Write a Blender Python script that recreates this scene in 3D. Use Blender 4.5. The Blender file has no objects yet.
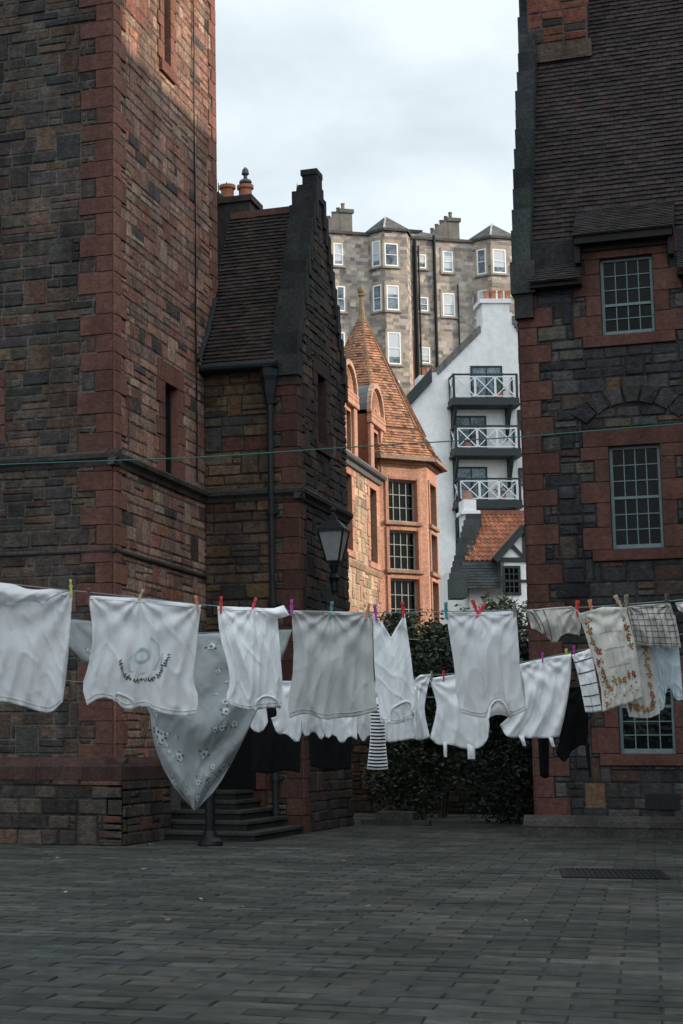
import bpy, math, random
from mathutils import Vector, Matrix, noise
R = math.radians
scene = bpy.context.scene
col = scene.collection
rnd = random.Random(7)

# ------------------------------------------------------------------ camera
F, PX, PY, EYE = 1726.0, 100.0, 501.0, 1.6
PITCH = math.atan(F/12000.0); YAW = math.atan(677.0/1726.0)
cam_d = bpy.data.cameras.new('camera'); cam = bpy.data.objects.new('camera', cam_d); col.objects.link(cam)
cam.location = (0, 0, EYE); cam.rotation_euler = (R(90)+PITCH, 0, YAW)
cam_d.sensor_fit = 'VERTICAL'; cam_d.sensor_height = 36; cam_d.lens = F/1024*36
cam_d.shift_x = (341.5-PX)/1024; cam_d.shift_y = (PY-512)/1024
cam_d.clip_start = .1; cam_d.clip_end = 3000
scene.camera = cam

# ------------------------------------------------------------------ light
SUN_AZ = R(80); SUN_EL = R(20)          # azimuth clockwise from +Y
sun_dir = Vector((math.sin(SUN_AZ)*math.cos(SUN_EL), math.cos(SUN_AZ)*math.cos(SUN_EL), math.sin(SUN_EL)))
sd = bpy.data.lights.new('sun', 'SUN'); sd.energy = 5.0; sd.angle = R(.5); sd.color = (1, .80, .60)
so = bpy.data.objects.new('sun', sd); col.objects.link(so); so.rotation_euler = sun_dir.to_track_quat('Z', 'Y').to_euler()
so.location = (30, -10, 40)
w = bpy.data.worlds.new('World'); scene.world = w; w.use_nodes = True
nt = w.node_tree; nt.nodes.clear(); N = nt.nodes.new; Lk = nt.links.new
wo = N('ShaderNodeOutputWorld'); bg = N('ShaderNodeBackground'); sky = N('ShaderNodeTexSky')
sky.sky_type = 'NISHITA'; sky.sun_disc = False; sky.sun_elevation = SUN_EL; sky.sun_rotation = SUN_AZ
sky.air_density = 1.0; sky.dust_density = .8; sky.ozone_density = 1.5
tc = N('ShaderNodeTexCoord'); sep = N('ShaderNodeSeparateXYZ'); Lk(tc.outputs['Generated'], sep.inputs[0])
ad = N('ShaderNodeMath'); ad.operation = 'ADD'; ad.inputs[1].default_value = .35; Lk(sep.outputs[2], ad.inputs[0])
mx = N('ShaderNodeMath'); mx.operation = 'MAXIMUM'; mx.inputs[1].default_value = .08; Lk(ad.outputs[0], mx.inputs[0])
dx = N('ShaderNodeMath'); dx.operation = 'DIVIDE'; Lk(sep.outputs[0], dx.inputs[0]); Lk(mx.outputs[0], dx.inputs[1])
dy = N('ShaderNodeMath'); dy.operation = 'DIVIDE'; Lk(sep.outputs[1], dy.inputs[0]); Lk(mx.outputs[0], dy.inputs[1])
cb = N('ShaderNodeCombineXYZ'); Lk(dx.outputs[0], cb.inputs[0]); Lk(dy.outputs[0], cb.inputs[1])
n1 = N('ShaderNodeTexNoise'); n1.inputs['Scale'].default_value = 3.4; n1.inputs['Detail'].default_value = 10
n1.inputs['Roughness'].default_value = .58; n1.inputs['Distortion'].default_value = .15; Lk(cb.outputs[0], n1.inputs['Vector'])
rp = N('ShaderNodeValToRGB'); rp.color_ramp.elements[0].position = .33; rp.color_ramp.elements[0].color = (.74,.74,.74,1)
rp.color_ramp.elements[1].position = .56; rp.color_ramp.elements[1].color = (1,1,1,1); Lk(n1.outputs['Fac'], rp.inputs[0])
mixc = N('ShaderNodeMix'); mixc.data_type = 'RGBA'; Lk(rp.outputs['Color'], mixc.inputs['Factor'])
Lk(sky.outputs[0], mixc.inputs[6]); mixc.inputs[7].default_value = (9.8, 10.9, 11.6, 1)
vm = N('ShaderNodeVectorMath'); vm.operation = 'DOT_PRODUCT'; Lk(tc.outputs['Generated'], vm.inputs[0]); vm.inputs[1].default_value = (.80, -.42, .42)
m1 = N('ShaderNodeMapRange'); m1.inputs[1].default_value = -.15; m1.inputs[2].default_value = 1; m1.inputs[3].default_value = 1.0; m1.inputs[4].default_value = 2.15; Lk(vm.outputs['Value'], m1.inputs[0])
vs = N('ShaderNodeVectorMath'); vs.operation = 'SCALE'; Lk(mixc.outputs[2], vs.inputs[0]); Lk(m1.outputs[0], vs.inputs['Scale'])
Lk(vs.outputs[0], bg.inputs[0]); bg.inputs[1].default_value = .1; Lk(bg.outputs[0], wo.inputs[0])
scene.view_settings.view_transform = 'Standard'; scene.view_settings.look = 'None'
scene.view_settings.gamma = 1; scene.view_settings.exposure = -0.12

# ------------------------------------------------------------------ survey helpers (photo bearing -> place at a stated distance)
cp, sp, cy, sy = math.cos(PITCH), math.sin(PITCH), math.cos(YAW), math.sin(YAW)
def ray(u, v):
    a = (u-PX)/F; b = (PY-v)/F; X = a; Y = cp-b*sp; Z = sp+b*cp
    return Vector((X*cy-Y*sy, X*sy+Y*cy, Z)), Y
def atD(u, v, D):
    d, Y = ray(u, v); return Vector((0,0,EYE)) + d*(D/Y)
def aty(u, v, y):
    d, _ = ray(u, v); return Vector((0,0,EYE)) + d*(y/d.y)
def atx(u, v, x):
    d, _ = ray(u, v); return Vector((0,0,EYE)) + d*(x/d.x)

# ------------------------------------------------------------------ mesh builder
class MB:
    def __init__(s): s.v=[]; s.f=[]; s.c=[]; s.m=[]; s.uv=[]
    def poly(s, pts, c=(1,1,1), m=0):
        b=len(s.v); s.v.extend(tuple(p) for p in pts); s.f.append(tuple(range(b,b+len(pts)))); s.c.append(c); s.m.append(m)
    def box(s, a, b, c=(1,1,1), m=0, fr=None):
        x0,y0,z0=a; x1,y1,z1=b
        P=[(x,y,z) for z in (z0,z1) for y in (y0,y1) for x in (x0,x1)]
        if fr: P=[fr.p(*q) for q in P]
        i=len(s.v); s.v.extend(tuple(p) for p in P)
        for q in ((0,2,3,1),(4,5,7,6),(0,1,5,4),(2,6,7,3),(0,4,6,2),(1,3,7,5)):
            s.f.append(tuple(i+k for k in q)); s.c.append(c); s.m.append(m)
    def bbox(s, a, b, c, fr, bev=.012, m=0):
        """box in frame coords (s,h,d) whose outer face (d1) has chamfered edges"""
        s0,h0,d0=a; s1,h1,d1=b
        o=[(s0,h0),(s1,h0),(s1,h1),(s0,h1)]; n=[(s0+bev,h0+bev),(s1-bev,h0+bev),(s1-bev,h1-bev),(s0+bev,h1-bev)]
        A=[fr.p(x,h,d0) for x,h in o]; B=[fr.p(x,h,d1-bev) for x,h in o]; C=[fr.p(x,h,d1) for x,h in n]
        for k in range(4):
            j=(k+1)%4
            s.poly([A[k],A[j],B[j],B[k]],c,m); s.poly([B[k],B[j],C[j],C[k]],c,m)
        s.poly(C,c,m)
    def bar(s, a, b, w, h=None, up=Vector((0,0,1)), c=(1,1,1), m=0):
        a=Vector(a); b=Vector(b); d=(b-a).normalized(); h=h or w
        x=d.cross(up)
        if x.length<1e-4: x=d.cross(Vector((1,0,0)))
        x.normalize(); y=x.cross(d).normalized(); i=len(s.v)
        for q in (a,b):
            for sx,sy_ in ((-1,-1),(1,-1),(1,1),(-1,1)): s.v.append(tuple(q+x*sx*w/2+y*sy_*h/2))
        for q in ((0,1,2,3),(4,7,6,5),(0,4,5,1),(1,5,6,2),(2,6,7,3),(3,7,4,0)):
            s.f.append(tuple(i+k for k in q)); s.c.append(c); s.m.append(m)
    def tube(s, pts, r, n=8, c=(1,1,1), m=0):
        pts=[Vector(p) for p in pts]; rs=r if isinstance(r,(list,tuple)) else [r]*len(pts); i=len(s.v)
        for k,p in enumerate(pts):
            d=(pts[min(k+1,len(pts)-1)]-pts[max(k-1,0)]).normalized()
            x=d.cross(Vector((0,0,1)));
            if x.length<1e-3: x=d.cross(Vector((1,0,0)))
            x.normalize(); y=x.cross(d)
            for q in range(n):
                a=2*math.pi*q/n; s.v.append(tuple(p+(x*math.cos(a)+y*math.sin(a))*rs[k]))
        for k in range(len(pts)-1):
            for q in range(n):
                a=i+k*n+q; b=i+k*n+(q+1)%n; s.f.append((a,b,b+n,a+n)); s.c.append(c); s.m.append(m)
        for k in (0,len(pts)-1):
            s.f.append(tuple(i+k*n+q for q in range(n))); s.c.append(c); s.m.append(m)
    def lathe(s, base, prof, n=16, c=(1,1,1), m=0, ph=0):
        base=Vector(base); i=len(s.v)
        for r,z in prof:
            for q in range(n):
                a=2*math.pi*q/n+ph; s.v.append((base.x+r*math.cos(a), base.y+r*math.sin(a), base.z+z))
        for k in range(len(prof)-1):
            for q in range(n):
                a=i+k*n+q; b=i+k*n+(q+1)%n; s.f.append((a,b,b+n,a+n)); s.c.append(c); s.m.append(m)
        for k in (0,len(prof)-1):
            s.f.append(tuple(i+k*n+q for q in range(n))); s.c.append(c); s.m.append(m)
    def build(s, name, mats, parent=None, smooth=False):
        me=bpy.data.meshes.new(name); me.from_pydata(s.v,[],s.f)
        mats=mats if isinstance(mats,(list,tuple)) else [mats]
        for q in mats: me.materials.append(q)
        if len(mats)>1: me.polygons.foreach_set('material_index', s.m)
        ca=me.color_attributes.new('Col','FLOAT_COLOR','CORNER'); dat=[]
        for p in me.polygons:
            c=s.c[p.index]
            for _ in range(p.loop_total): dat.extend((c[0],c[1],c[2],1))
        ca.data.foreach_set('color',dat)
        if smooth: me.polygons.foreach_set('use_smooth',[True]*len(me.polygons))
        me.update()
        o=bpy.data.objects.new(name,me); col.objects.link(o)
        if parent: put(o,parent)
        return o
def put(o, parent):
    o.parent=parent
    o.matrix_parent_inverse=WM(parent).inverted()
def WM(o):
    m=Matrix.LocRotScale(o.location,o.rotation_euler,o.scale)
    return (WM(o.parent) @ o.matrix_parent_inverse @ m) if o.parent else m
def tag(o, label=None, cat=None, group=None, kind=None):
    if label: o['label']=label
    if cat: o['category']=cat
    if group: o['group']=group
    if kind: o['kind']=kind
    return o
def thing(name, loc, label, cat, group=None):
    o=bpy.data.objects.new(name,None); col.objects.link(o); o.location=loc; o.empty_display_size=.3
    return tag(o,label,cat,group)
class Fr:
    """wall frame: s along, h up, d outward"""
    def __init__(s,O,U,N): s.O=Vector(O); s.U=Vector(U).normalized(); s.N=Vector(N).normalized()
    def p(s,a,h,d=0): return s.O+s.U*a+Vector((0,0,h))+s.N*d
def jit(c,a=.12,r=rnd):
    k=1+r.uniform(-a,a); return tuple(max(0,x*k*(1+r.uniform(-a,a)*.25)) for x in c)

# ------------------------------------------------------------------ materials
def mat(name, base=None, attr=False, rough=.85, bump=0, bscale=20, dirt=0, dscale=1.5, metal=0, spec=.4, dirtcol=None, detail=8, streak=False):
    m=bpy.data.materials.new(name); m.use_nodes=True; t=m.node_tree; n=t.nodes; b=n['Principled BSDF']
    b.inputs['Roughness'].default_value=rough; b.inputs['Metallic'].default_value=metal
    b.inputs['Specular IOR Level'].default_value=spec
    tc=n.new('ShaderNodeTexCoord'); src=None
    if attr:
        a=n.new('ShaderNodeAttribute'); a.attribute_name='Col'; src=a.outputs['Color']
    else:
        a=n.new('ShaderNodeRGB'); a.outputs[0].default_value=(*base,1); src=a.outputs[0]
    if dirt:
        mp=n.new('ShaderNodeMapping'); t.links.new(tc.outputs['Object'],mp.inputs[0])
        if streak: mp.inputs['Scale'].default_value=(2.2,2.2,.45)
        q=n.new('ShaderNodeTexNoise'); q.inputs['Scale'].default_value=dscale; q.inputs['Detail'].default_value=9; q.inputs['Roughness'].default_value=.65
        t.links.new(mp.outputs[0],q.inputs['Vector'])
        r=n.new('ShaderNodeValToRGB'); r.color_ramp.elements[0].position=.34; r.color_ramp.elements[1].position=.66
        dc=dirtcol or (1-dirt,)*3
        r.color_ramp.elements[0].color=(*dc,1); r.color_ramp.elements[1].color=(1+dirt*.45,)*3+(1,)
        t.links.new(q.outputs['Fac'],r.inputs[0])
        x=n.new('ShaderNodeMix'); x.data_type='RGBA'; x.blend_type='MULTIPLY'; x.inputs['Factor'].default_value=1
        t.links.new(src,x.inputs[6]); t.links.new(r.outputs[0],x.inputs[7]); src=x.outputs[2]
        q2=n.new('ShaderNodeTexNoise'); q2.inputs['Scale'].default_value=dscale*11; q2.inputs['Detail'].default_value=6
        t.links.new(tc.outputs['Object'],q2.inputs['Vector'])
        r2=n.new('ShaderNodeValToRGB'); r2.color_ramp.elements[0].position=.3; r2.color_ramp.elements[1].position=.7
        r2.color_ramp.elements[0].color=(1-dirt*.8,)*3+(1,); r2.color_ramp.elements[1].color=(1+dirt*.5,)*3+(1,)
        t.links.new(q2.outputs['Fac'],r2.inputs[0])
        x=n.new('ShaderNodeMix'); x.data_type='RGBA'; x.blend_type='MULTIPLY'; x.inputs['Factor'].default_value=1
        t.links.new(src,x.inputs[6]); t.links.new(r2.outputs[0],x.inputs[7]); src=x.outputs[2]
        if streak:
            q3=n.new('ShaderNodeTexNoise'); q3.inputs['Scale'].default_value=26; q3.inputs['Detail'].default_value=4; q3.inputs['Distortion'].default_value=1.2
            mp3=n.new('ShaderNodeMapping'); mp3.inputs['Scale'].default_value=(.45,.45,1.5); t.links.new(tc.outputs['Object'],mp3.inputs[0]); t.links.new(mp3.outputs[0],q3.inputs['Vector'])
            r3=n.new('ShaderNodeValToRGB'); r3.color_ramp.elements[0].position=.36; r3.color_ramp.elements[1].position=.62
            r3.color_ramp.elements[0].color=(1-dirt,)*3+(1,); r3.color_ramp.elements[1].color=(1+dirt*.35,)*3+(1,)
            t.links.new(q3.outputs['Fac'],r3.inputs[0])
            x=n.new('ShaderNodeMix'); x.data_type='RGBA'; x.blend_type='MULTIPLY'; x.inputs['Factor'].default_value=1
            t.links.new(src,x.inputs[6]); t.links.new(r3.outputs[0],x.inputs[7]); src=x.outputs[2]
    t.links.new(src,b.inputs['Base Color'])
    if bump:
        q=n.new('ShaderNodeTexNoise'); q.inputs['Scale'].default_value=bscale; q.inputs['Detail'].default_value=detail; q.inputs['Roughness'].default_value=.6
        t.links.new(tc.outputs['Object'],q.inputs['Vector'])
        bp=n.new('ShaderNodeBump'); bp.inputs['Strength'].default_value=bump; bp.inputs['Distance'].default_value=.03
        t.links.new(q.outputs['Fac'],bp.inputs['Height']); t.links.new(bp.outputs[0],b.inputs['Normal'])
    return m
M={}
M['rubble']=mat('rubble_stone',attr=True,rough=.92,bump=1.0,bscale=9,dirt=.42,dscale=.8,streak=True,spec=.2)
M['ashlar']=mat('dressed_red_stone',attr=True,rough=.9,bump=.4,bscale=14,dirt=.3,dscale=.9,streak=True,spec=.2)
M['mould']=mat('weathered_moulding',attr=True,rough=.9,bump=.6,bscale=10,dirt=.45,dscale=1.6,spec=.2)
M['tile']=mat('roof_tile',attr=True,rough=.8,bump=.3,bscale=30,dirt=.35,dscale=1.2,spec=.3)
M['sett']=mat('paving_sett',attr=True,rough=.8,bump=.7,bscale=22,dirt=.5,dscale=.5,spec=.22,dirtcol=(.50,.56,.50))
M['joint']=mat('joint_grit',base=(.022,.024,.020),rough=.95,bump=.6,bscale=40,dirt=.4,dscale=3)
M['iron']=mat('painted_iron',base=(.006,.008,.009),rough=.5,spec=.22,bump=.1,bscale=30,dirt=.2,dscale=4)
M['leadpipe']=mat('grey_painted_pipe',base=(.017,.022,.024),rough=.6,spec=.25,bump=.2,bscale=20,dirt=.35,dscale=3)
M['lead']=mat('lead_sheet',base=(.09,.10,.11),rough=.5,bump=.25,bscale=8,dirt=.3,dscale=3)
M['sash']=mat('blue_green_paint',base=(.11,.165,.17),rough=.5,bump=.1,dirt=.2,dscale=6)
M['palegrey']=mat('pale_lead_grey',base=(.30,.33,.32),rough=.6,dirt=.2,dscale=5)
M['white']=mat('white_paint',base=(.72,.74,.75),rough=.5,dirt=.08,dscale=5)
M['harl']=mat('white_harling',base=(.80,.79,.775),rough=.95,bump=.3,bscale=6,dirt=.11,dscale=.25,streak=True,spec=.2)
M['voiddark']=mat('void_black_door',base=(.006,.006,.006),rough=.9,spec=.1,bump=.3,bscale=8)  # recess shade put into the door's near-black colour
M['black']=mat('dark_timber',base=(.018,.026,.027),rough=.6,bump=.2,dirt=.2,dscale=3)
M['farstone']=mat('far_sandstone',attr=True,rough=.9,bump=.4,bscale=3,dirt=.26,dscale=1.2,spec=.2)
M['terracotta']=mat('terracotta',base=(.50,.20,.12),rough=.8,bump=.2,dirt=.3,dscale=4)
M['redstone']=mat('warm_red_sandstone',attr=True,rough=.88,bump=.3,bscale=8,dirt=.28,dscale=1.1,streak=True,spec=.2)
def glass(name,base,rough=.06):
    m=mat(name,base=base,rough=rough,spec=.09,bump=.5,bscale=3,detail=2,dirt=.8,dscale=1.3); return m  # mottled base colour stands in for variation inside the rooms
M['glass']=glass('dark_window_glass',(.006,.008,.008)); M['paleglass']=glass('sky_lit_glass',(.20,.25,.29),.1)  # pale panes carry the reflected sky in their base colour
M['blind']=mat('white_blind',base=(.42,.46,.48),rough=.6,spec=.5)
M['lampglass']=mat('milky_lamp_glass',base=(.6,.63,.64),rough=.3,spec=.5,dirt=.2,dscale=9); M['lampglass'].node_tree.nodes['Principled BSDF'].inputs['Transmission Weight'].default_value=.75
M['bark']=mat('bark',base=(.04,.032,.025),rough=.95,bump=.8,bscale=18,dirt=.3)
M['rope']=mat('pale_cord',base=(.16,.22,.21),rough=.9)
M['greenrope']=mat('green_cord',base=(.03,.12,.095),rough=.8)
def leafmat(name,c):
    m=mat(name,attr=True,rough=.55,spec=.35); return m
M['leaf']=leafmat('leaf',None)
def cloth_mat(name, base, tr=.22, attr=False, weave=True, rough=.95):
    m=bpy.data.materials.new(name); m.use_nodes=True; t=m.node_tree; n=t.nodes; b=n['Principled BSDF']
    b.inputs['Roughness'].default_value=rough; b.inputs['Specular IOR Level'].default_value=.15
    tc=n.new('ShaderNodeTexCoord'); q=n.new('ShaderNodeTexNoise'); q.inputs['Scale'].default_value=4; q.inputs['Detail'].default_value=8
    t.links.new(tc.outputs['Object'],q.inputs['Vector'])
    r=n.new('ShaderNodeValToRGB'); r.color_ramp.elements[0].position=.3; r.color_ramp.elements[1].position=.7
    r.color_ramp.elements[0].color=(base[0]*.86,base[1]*.87,base[2]*.88,1); r.color_ramp.elements[1].color=(*base,1)
    t.links.new(q.outputs['Fac'],r.inputs[0]); src=r.outputs[0]
    if attr:
        a=n.new('ShaderNodeAttribute'); a.attribute_name='Col'
        x=n.new('ShaderNodeMix'); x.data_type='RGBA'; x.blend_type='MULTIPLY'; x.inputs['Factor'].default_value=1
        t.links.new(src,x.inputs[6]); t.links.new(a.outputs['Color'],x.inputs[7]); src=x.outputs[2]
    t.links.new(src,b.inputs['Base Color'])
    tl=n.new('ShaderNodeBsdfTranslucent'); t.links.new(src,tl.inputs['Color'])
    ms=n.new('ShaderNodeMixShader'); ms.inputs[0].default_value=tr
    t.links.new(b.outputs[0],ms.inputs[1]); t.links.new(tl.outputs[0],ms.inputs[2]); t.links.new(ms.outputs[0],n['Material Output'].inputs[0])
    q=n.new('ShaderNodeTexNoise'); q.inputs['Scale'].default_value=9; q.inputs['Detail'].default_value=5; q.inputs['Distortion'].default_value=.6
    t.links.new(tc.outputs['Object'],q.inputs['Vector'])
    bp=n.new('ShaderNodeBump'); bp.inputs['Strength'].default_value=.16; bp.inputs['Distance'].default_value=.02
    t.links.new(q.outputs['Fac'],bp.inputs['Height'])
    q=n.new('ShaderNodeTexNoise'); q.inputs['Scale'].default_value=170; q.inputs['Detail'].default_value=2
    t.links.new(tc.outputs['Object'],q.inputs['Vector'])
    bp2=n.new('ShaderNodeBump'); bp2.inputs['Strength'].default_value=.15; bp2.inputs['Distance'].default_value=.004
    t.links.new(q.outputs['Fac'],bp2.inputs['Height']); t.links.new(bp.outputs[0],bp2.inputs['Normal'])
    t.links.new(bp2.outputs[0],b.inputs['Normal']); return m
C={'white':cloth_mat('white_cotton',(.82,.83,.84)),'grey':cloth_mat('grey_cotton',(.52,.52,.51)),'pale':cloth_mat('off_white_cotton',(.70,.70,.71)),
   'sheet':cloth_mat('grey_blue_sheet',(.31,.335,.34),tr=.15),'black':cloth_mat('black_jersey',(.004,.004,.005),tr=.01),
   'cream':cloth_mat('cream_linen',(.50,.48,.44)),'attr':cloth_mat('printed_cotton',(1,1,1),tr=.12,attr=True),'blue':cloth_mat('pale_blue_cotton',(.52,.60,.64))}

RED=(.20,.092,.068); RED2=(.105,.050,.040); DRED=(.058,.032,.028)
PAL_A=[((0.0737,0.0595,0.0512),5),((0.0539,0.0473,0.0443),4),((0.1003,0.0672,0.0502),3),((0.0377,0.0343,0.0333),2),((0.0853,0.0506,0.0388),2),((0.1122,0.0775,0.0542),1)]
PAL_B=[((0.3087,0.1723,0.1304),4),((0.3406,0.2049,0.1491),3),((0.2555,0.1584,0.1211),3),((0.2874,0.1304,0.0931),3),((0.0851,0.0699,0.0652),1),((0.3619,0.2422,0.1770),2)]  # tower right face: pinker stones, its brighter light also put into the colour
PAL_C=[((0.1122,0.0759,0.0495),4),((0.0858,0.0660,0.0475),4),((0.1254,0.0792,0.0396),2),((0.0924,0.0429,0.0297),2),((0.0528,0.0475,0.0429),2)]
PAL_D=[((0.0608,0.0495,0.0444),5),((0.0840,0.0650,0.0542),3),((0.1034,0.0670,0.0470),1),((0.1034,0.0516,0.0372),.7),((0.0413,0.0340,0.0320),3)]
PAL_R=[((0.0451,0.0451,0.0471),6),((0.0680,0.0641,0.0619),4),((0.0870,0.0697,0.0549),1.4),((0.1304,0.0820,0.0486),.5),((0.0739,0.0451,0.0369),1),((0.0331,0.0328,0.0345),2)]
def pick(pal,r):
    t=r.uniform(0,sum(k for _,k in pal))
    for c,k in pal:
        t-=k
        if t<=0: return jit(c,.22,r)
    return pal[0][0]
def clip_poly(pts, clip):
    out=pts; n=len(clip)
    for i in range(n):
        a=clip[i]; b=clip[(i+1)%n]; inp=out; out=[]
        if not inp: return []
        def side(p): return (b[0]-a[0])*(p[1]-a[1])-(b[1]-a[1])*(p[0]-a[0])
        for k in range(len(inp)):
            p=inp[k-1]; q=inp[k]; sp_,sq=side(p),side(q)
            if (sp_>=0)!=(sq>=0):
                t=sp_/(sp_-sq); out.append((p[0]+(q[0]-p[0])*t,p[1]+(q[1]-p[1])*t))
            if sq>=0: out.append(q)
    return out
def subtract(rects, e):
    out=[]; a0,a1,b0,b1=e
    for (s0,s1,h0,h1) in rects:
        if s1<=a0 or s0>=a1 or h1<=b0 or h0>=b1: out.append((s0,s1,h0,h1)); continue
        if s0<a0: out.append((s0,a0,h0,h1))
        if s1>a1: out.append((a1,s1,h0,h1))
        m0,m1=max(s0,a0),min(s1,a1)
        if h0<b0: out.append((m0,m1,h0,b0))
        if h1>b1: out.append((m0,m1,b1,h1))
    return out
def stone(mb, fr, poly, c, proud, r, gap=.009, rough=.010):
    n=len(poly)
    if n<3: return
    A=abs(sum(poly[k][0]*poly[(k+1)%n][1]-poly[(k+1)%n][0]*poly[k][1] for k in range(n)))/2
    if A<.003: return
    cx=sum(p[0] for p in poly)/n; ch=sum(p[1] for p in poly)/n
    def sh(p,g):
        dx,dh=p[0]-cx,p[1]-ch
        return (cx+(dx-math.copysign(min(g,abs(dx)*.5),dx)), ch+(dh-math.copysign(min(g,abs(dh)*.5),dh)))
    o=[sh(p,gap*r.uniform(.2,1.6)) for p in poly]; i=[sh((p[0]+r.uniform(-.008,.008),p[1]+r.uniform(-.008,.008)),gap+.014+r.uniform(0,rough*1.8)) for p in poly]
    O=[fr.p(x,h,-.004) for x,h in o]; I=[fr.p(x,h,proud+r.uniform(-.3,.3)*proud) for x,h in i]
    for k in range(n):
        j=(k+1)%n; mb.poly([O[k],O[j],I[j],I[k]],c)
    mb.poly(I,c)
def rubble(mb, fr, S0,S1,H0,H1, excl, pal, seed, clip=None, ch=(.15,.29), cw=(.22,.62), proud=.022):
    r=random.Random(seed); hs=[H0]
    while hs[-1]<H1-.02:
        c=r.uniform(*ch)
        if H1-hs[-1]-c<.08: c=H1-hs[-1]
        hs.append(hs[-1]+c)
    taken=[]
    for i in range(len(hs)-1):
        h,h1=hs[i],hs[i+1]; c=h1-h; s=S0-r.uniform(0,.3); nxt=[]
        while s<S1:
            w_=r.uniform(*cw)*(1.25 if c<.2 else 1)
            cells=[(s,s+w_,h,h1)]
            if i+2<len(hs) and w_<.5 and hs[i+2]-h<.55 and r.random()<.22 and not any(s<b and s+w_>a for a,b in taken):
                cells=[(s,s+w_,h,hs[i+2])]; nxt.append((s,s+w_))
            elif c>.23 and r.random()<.28:
                k=h+c*r.uniform(.4,.6); cells=[(s,s+w_,h,k),(s,s+w_,k,h1)]
            for q in cells:
                q=(max(q[0],S0),min(q[1],S1),q[2],q[3])
                if q[1]-q[0]<.02: continue
                rs=[q]
                for a,b in taken: rs=subtract(rs,(a,b,h-.001,h1))
                for e in excl: rs=subtract(rs,e)
                for (a,b,d,e_) in rs:
                    if b-a<.03 or e_-d<.03: continue
                    P=[(a,d),(b,d),(b,e_),(a,e_)]
                    if clip: P=clip_poly(P,clip)
                    stone(mb,fr,P,pick(pal,r),proud*r.uniform(.4,1.7),r)
            s+=w_
        taken=nxt
def backing(mb, fr, S0,S1,H0,H1, holes, c, clip=None, d=0):
    rs=[(S0,S1,H0,H1)]
    for e in holes: rs=subtract(rs,e)
    for (a,b,h0,h1) in rs:
        # mortar tone drifts, split in bays
        ns=max(1,int((b-a)/1.0)); nh=max(1,int((h1-h0)/1.0))
        for i in range(ns):
            for j in range(nh):
                P=[(a+(b-a)*i/ns,h0+(h1-h0)*j/nh),(a+(b-a)*(i+1)/ns,h0+(h1-h0)*j/nh),(a+(b-a)*(i+1)/ns,h0+(h1-h0)*(j+1)/nh),(a+(b-a)*i/ns,h0+(h1-h0)*(j+1)/nh)]
                if clip: P=clip_poly(P,clip)
                if len(P)>2: mb.poly([fr.p(x,h,d) for x,h in P],c)
MORT=(.10,.092,.085); DMORT=(.04,.038,.037)
def quoin_rects(s_edge, sgn, h0, h1, seed, hh=.34, wl=.62, ws=.32, par=0):
    """alternating long and short; sgn=+1 extends to +s from s_edge"""
    r=random.Random(seed); out=[]; h=h0; k=par
    while h<h1-.05:
        c=hh*r.uniform(.85,1.15)
        if h1-h-c<.15: c=h1-h
        w_=(wl if k%2==0 else ws)*r.uniform(.94,1.08)
        a,b=(s_edge,s_edge+w_) if sgn>0 else (s_edge-w_,s_edge)
        out.append((a,b,h,h+c)); h+=c; k+=1
    return out
def blocks(mb, fr, rects, colr, seed, proud=.03, gap=.005, a=.16):
    r=random.Random(seed)
    for (s0,s1,h0,h1) in rects:
        mb.bbox((s0+gap,h0+gap,-.003),(s1-gap,h1-gap,proud+r.uniform(-.003,.004)),jit(colr,a,r),fr,bev=.008)
def surround(mb, fr, s0,s1,h0,h1, colr, seed, depth=.16, wl=.42, ws=.24, hh=.32, lint=.30, sill=.18, proud=.034):
    """dressed stones round an opening; returns exclusion rects"""
    L_=quoin_rects(s0,-1,h0,h1,seed,hh,wl,ws); R_=quoin_rects(s1,1,h0,h1,seed,hh,wl,ws)
    ex=L_+R_+[(s0-wl*.9,s1+wl*.9,h1,h1+lint),(s0-wl*.7,s1+wl*.7,h0-sill,h0)]
    blocks(mb,fr,ex[:-1],colr,seed,proud)
    blocks(mb,fr,ex[-1:],colr,seed+1,proud+.035)
    for P in ([(s0,h0,proud-.004),(s0,h1,proud-.004),(s0,h1,-depth),(s0,h0,-depth)],[(s1,h0,proud-.004),(s1,h0,-depth),(s1,h1,-depth),(s1,h1,proud-.004)],
              [(s0,h1,proud-.004),(s1,h1,proud-.004),(s1,h1,-depth),(s0,h1,-depth)],[(s0,h0,proud+.02),(s0,h0,-depth),(s1,h0,-depth),(s1,h0,proud+.02)]):
        mb.poly([fr.p(*q) for q in P],jit(colr,.1))
    return ex
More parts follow.
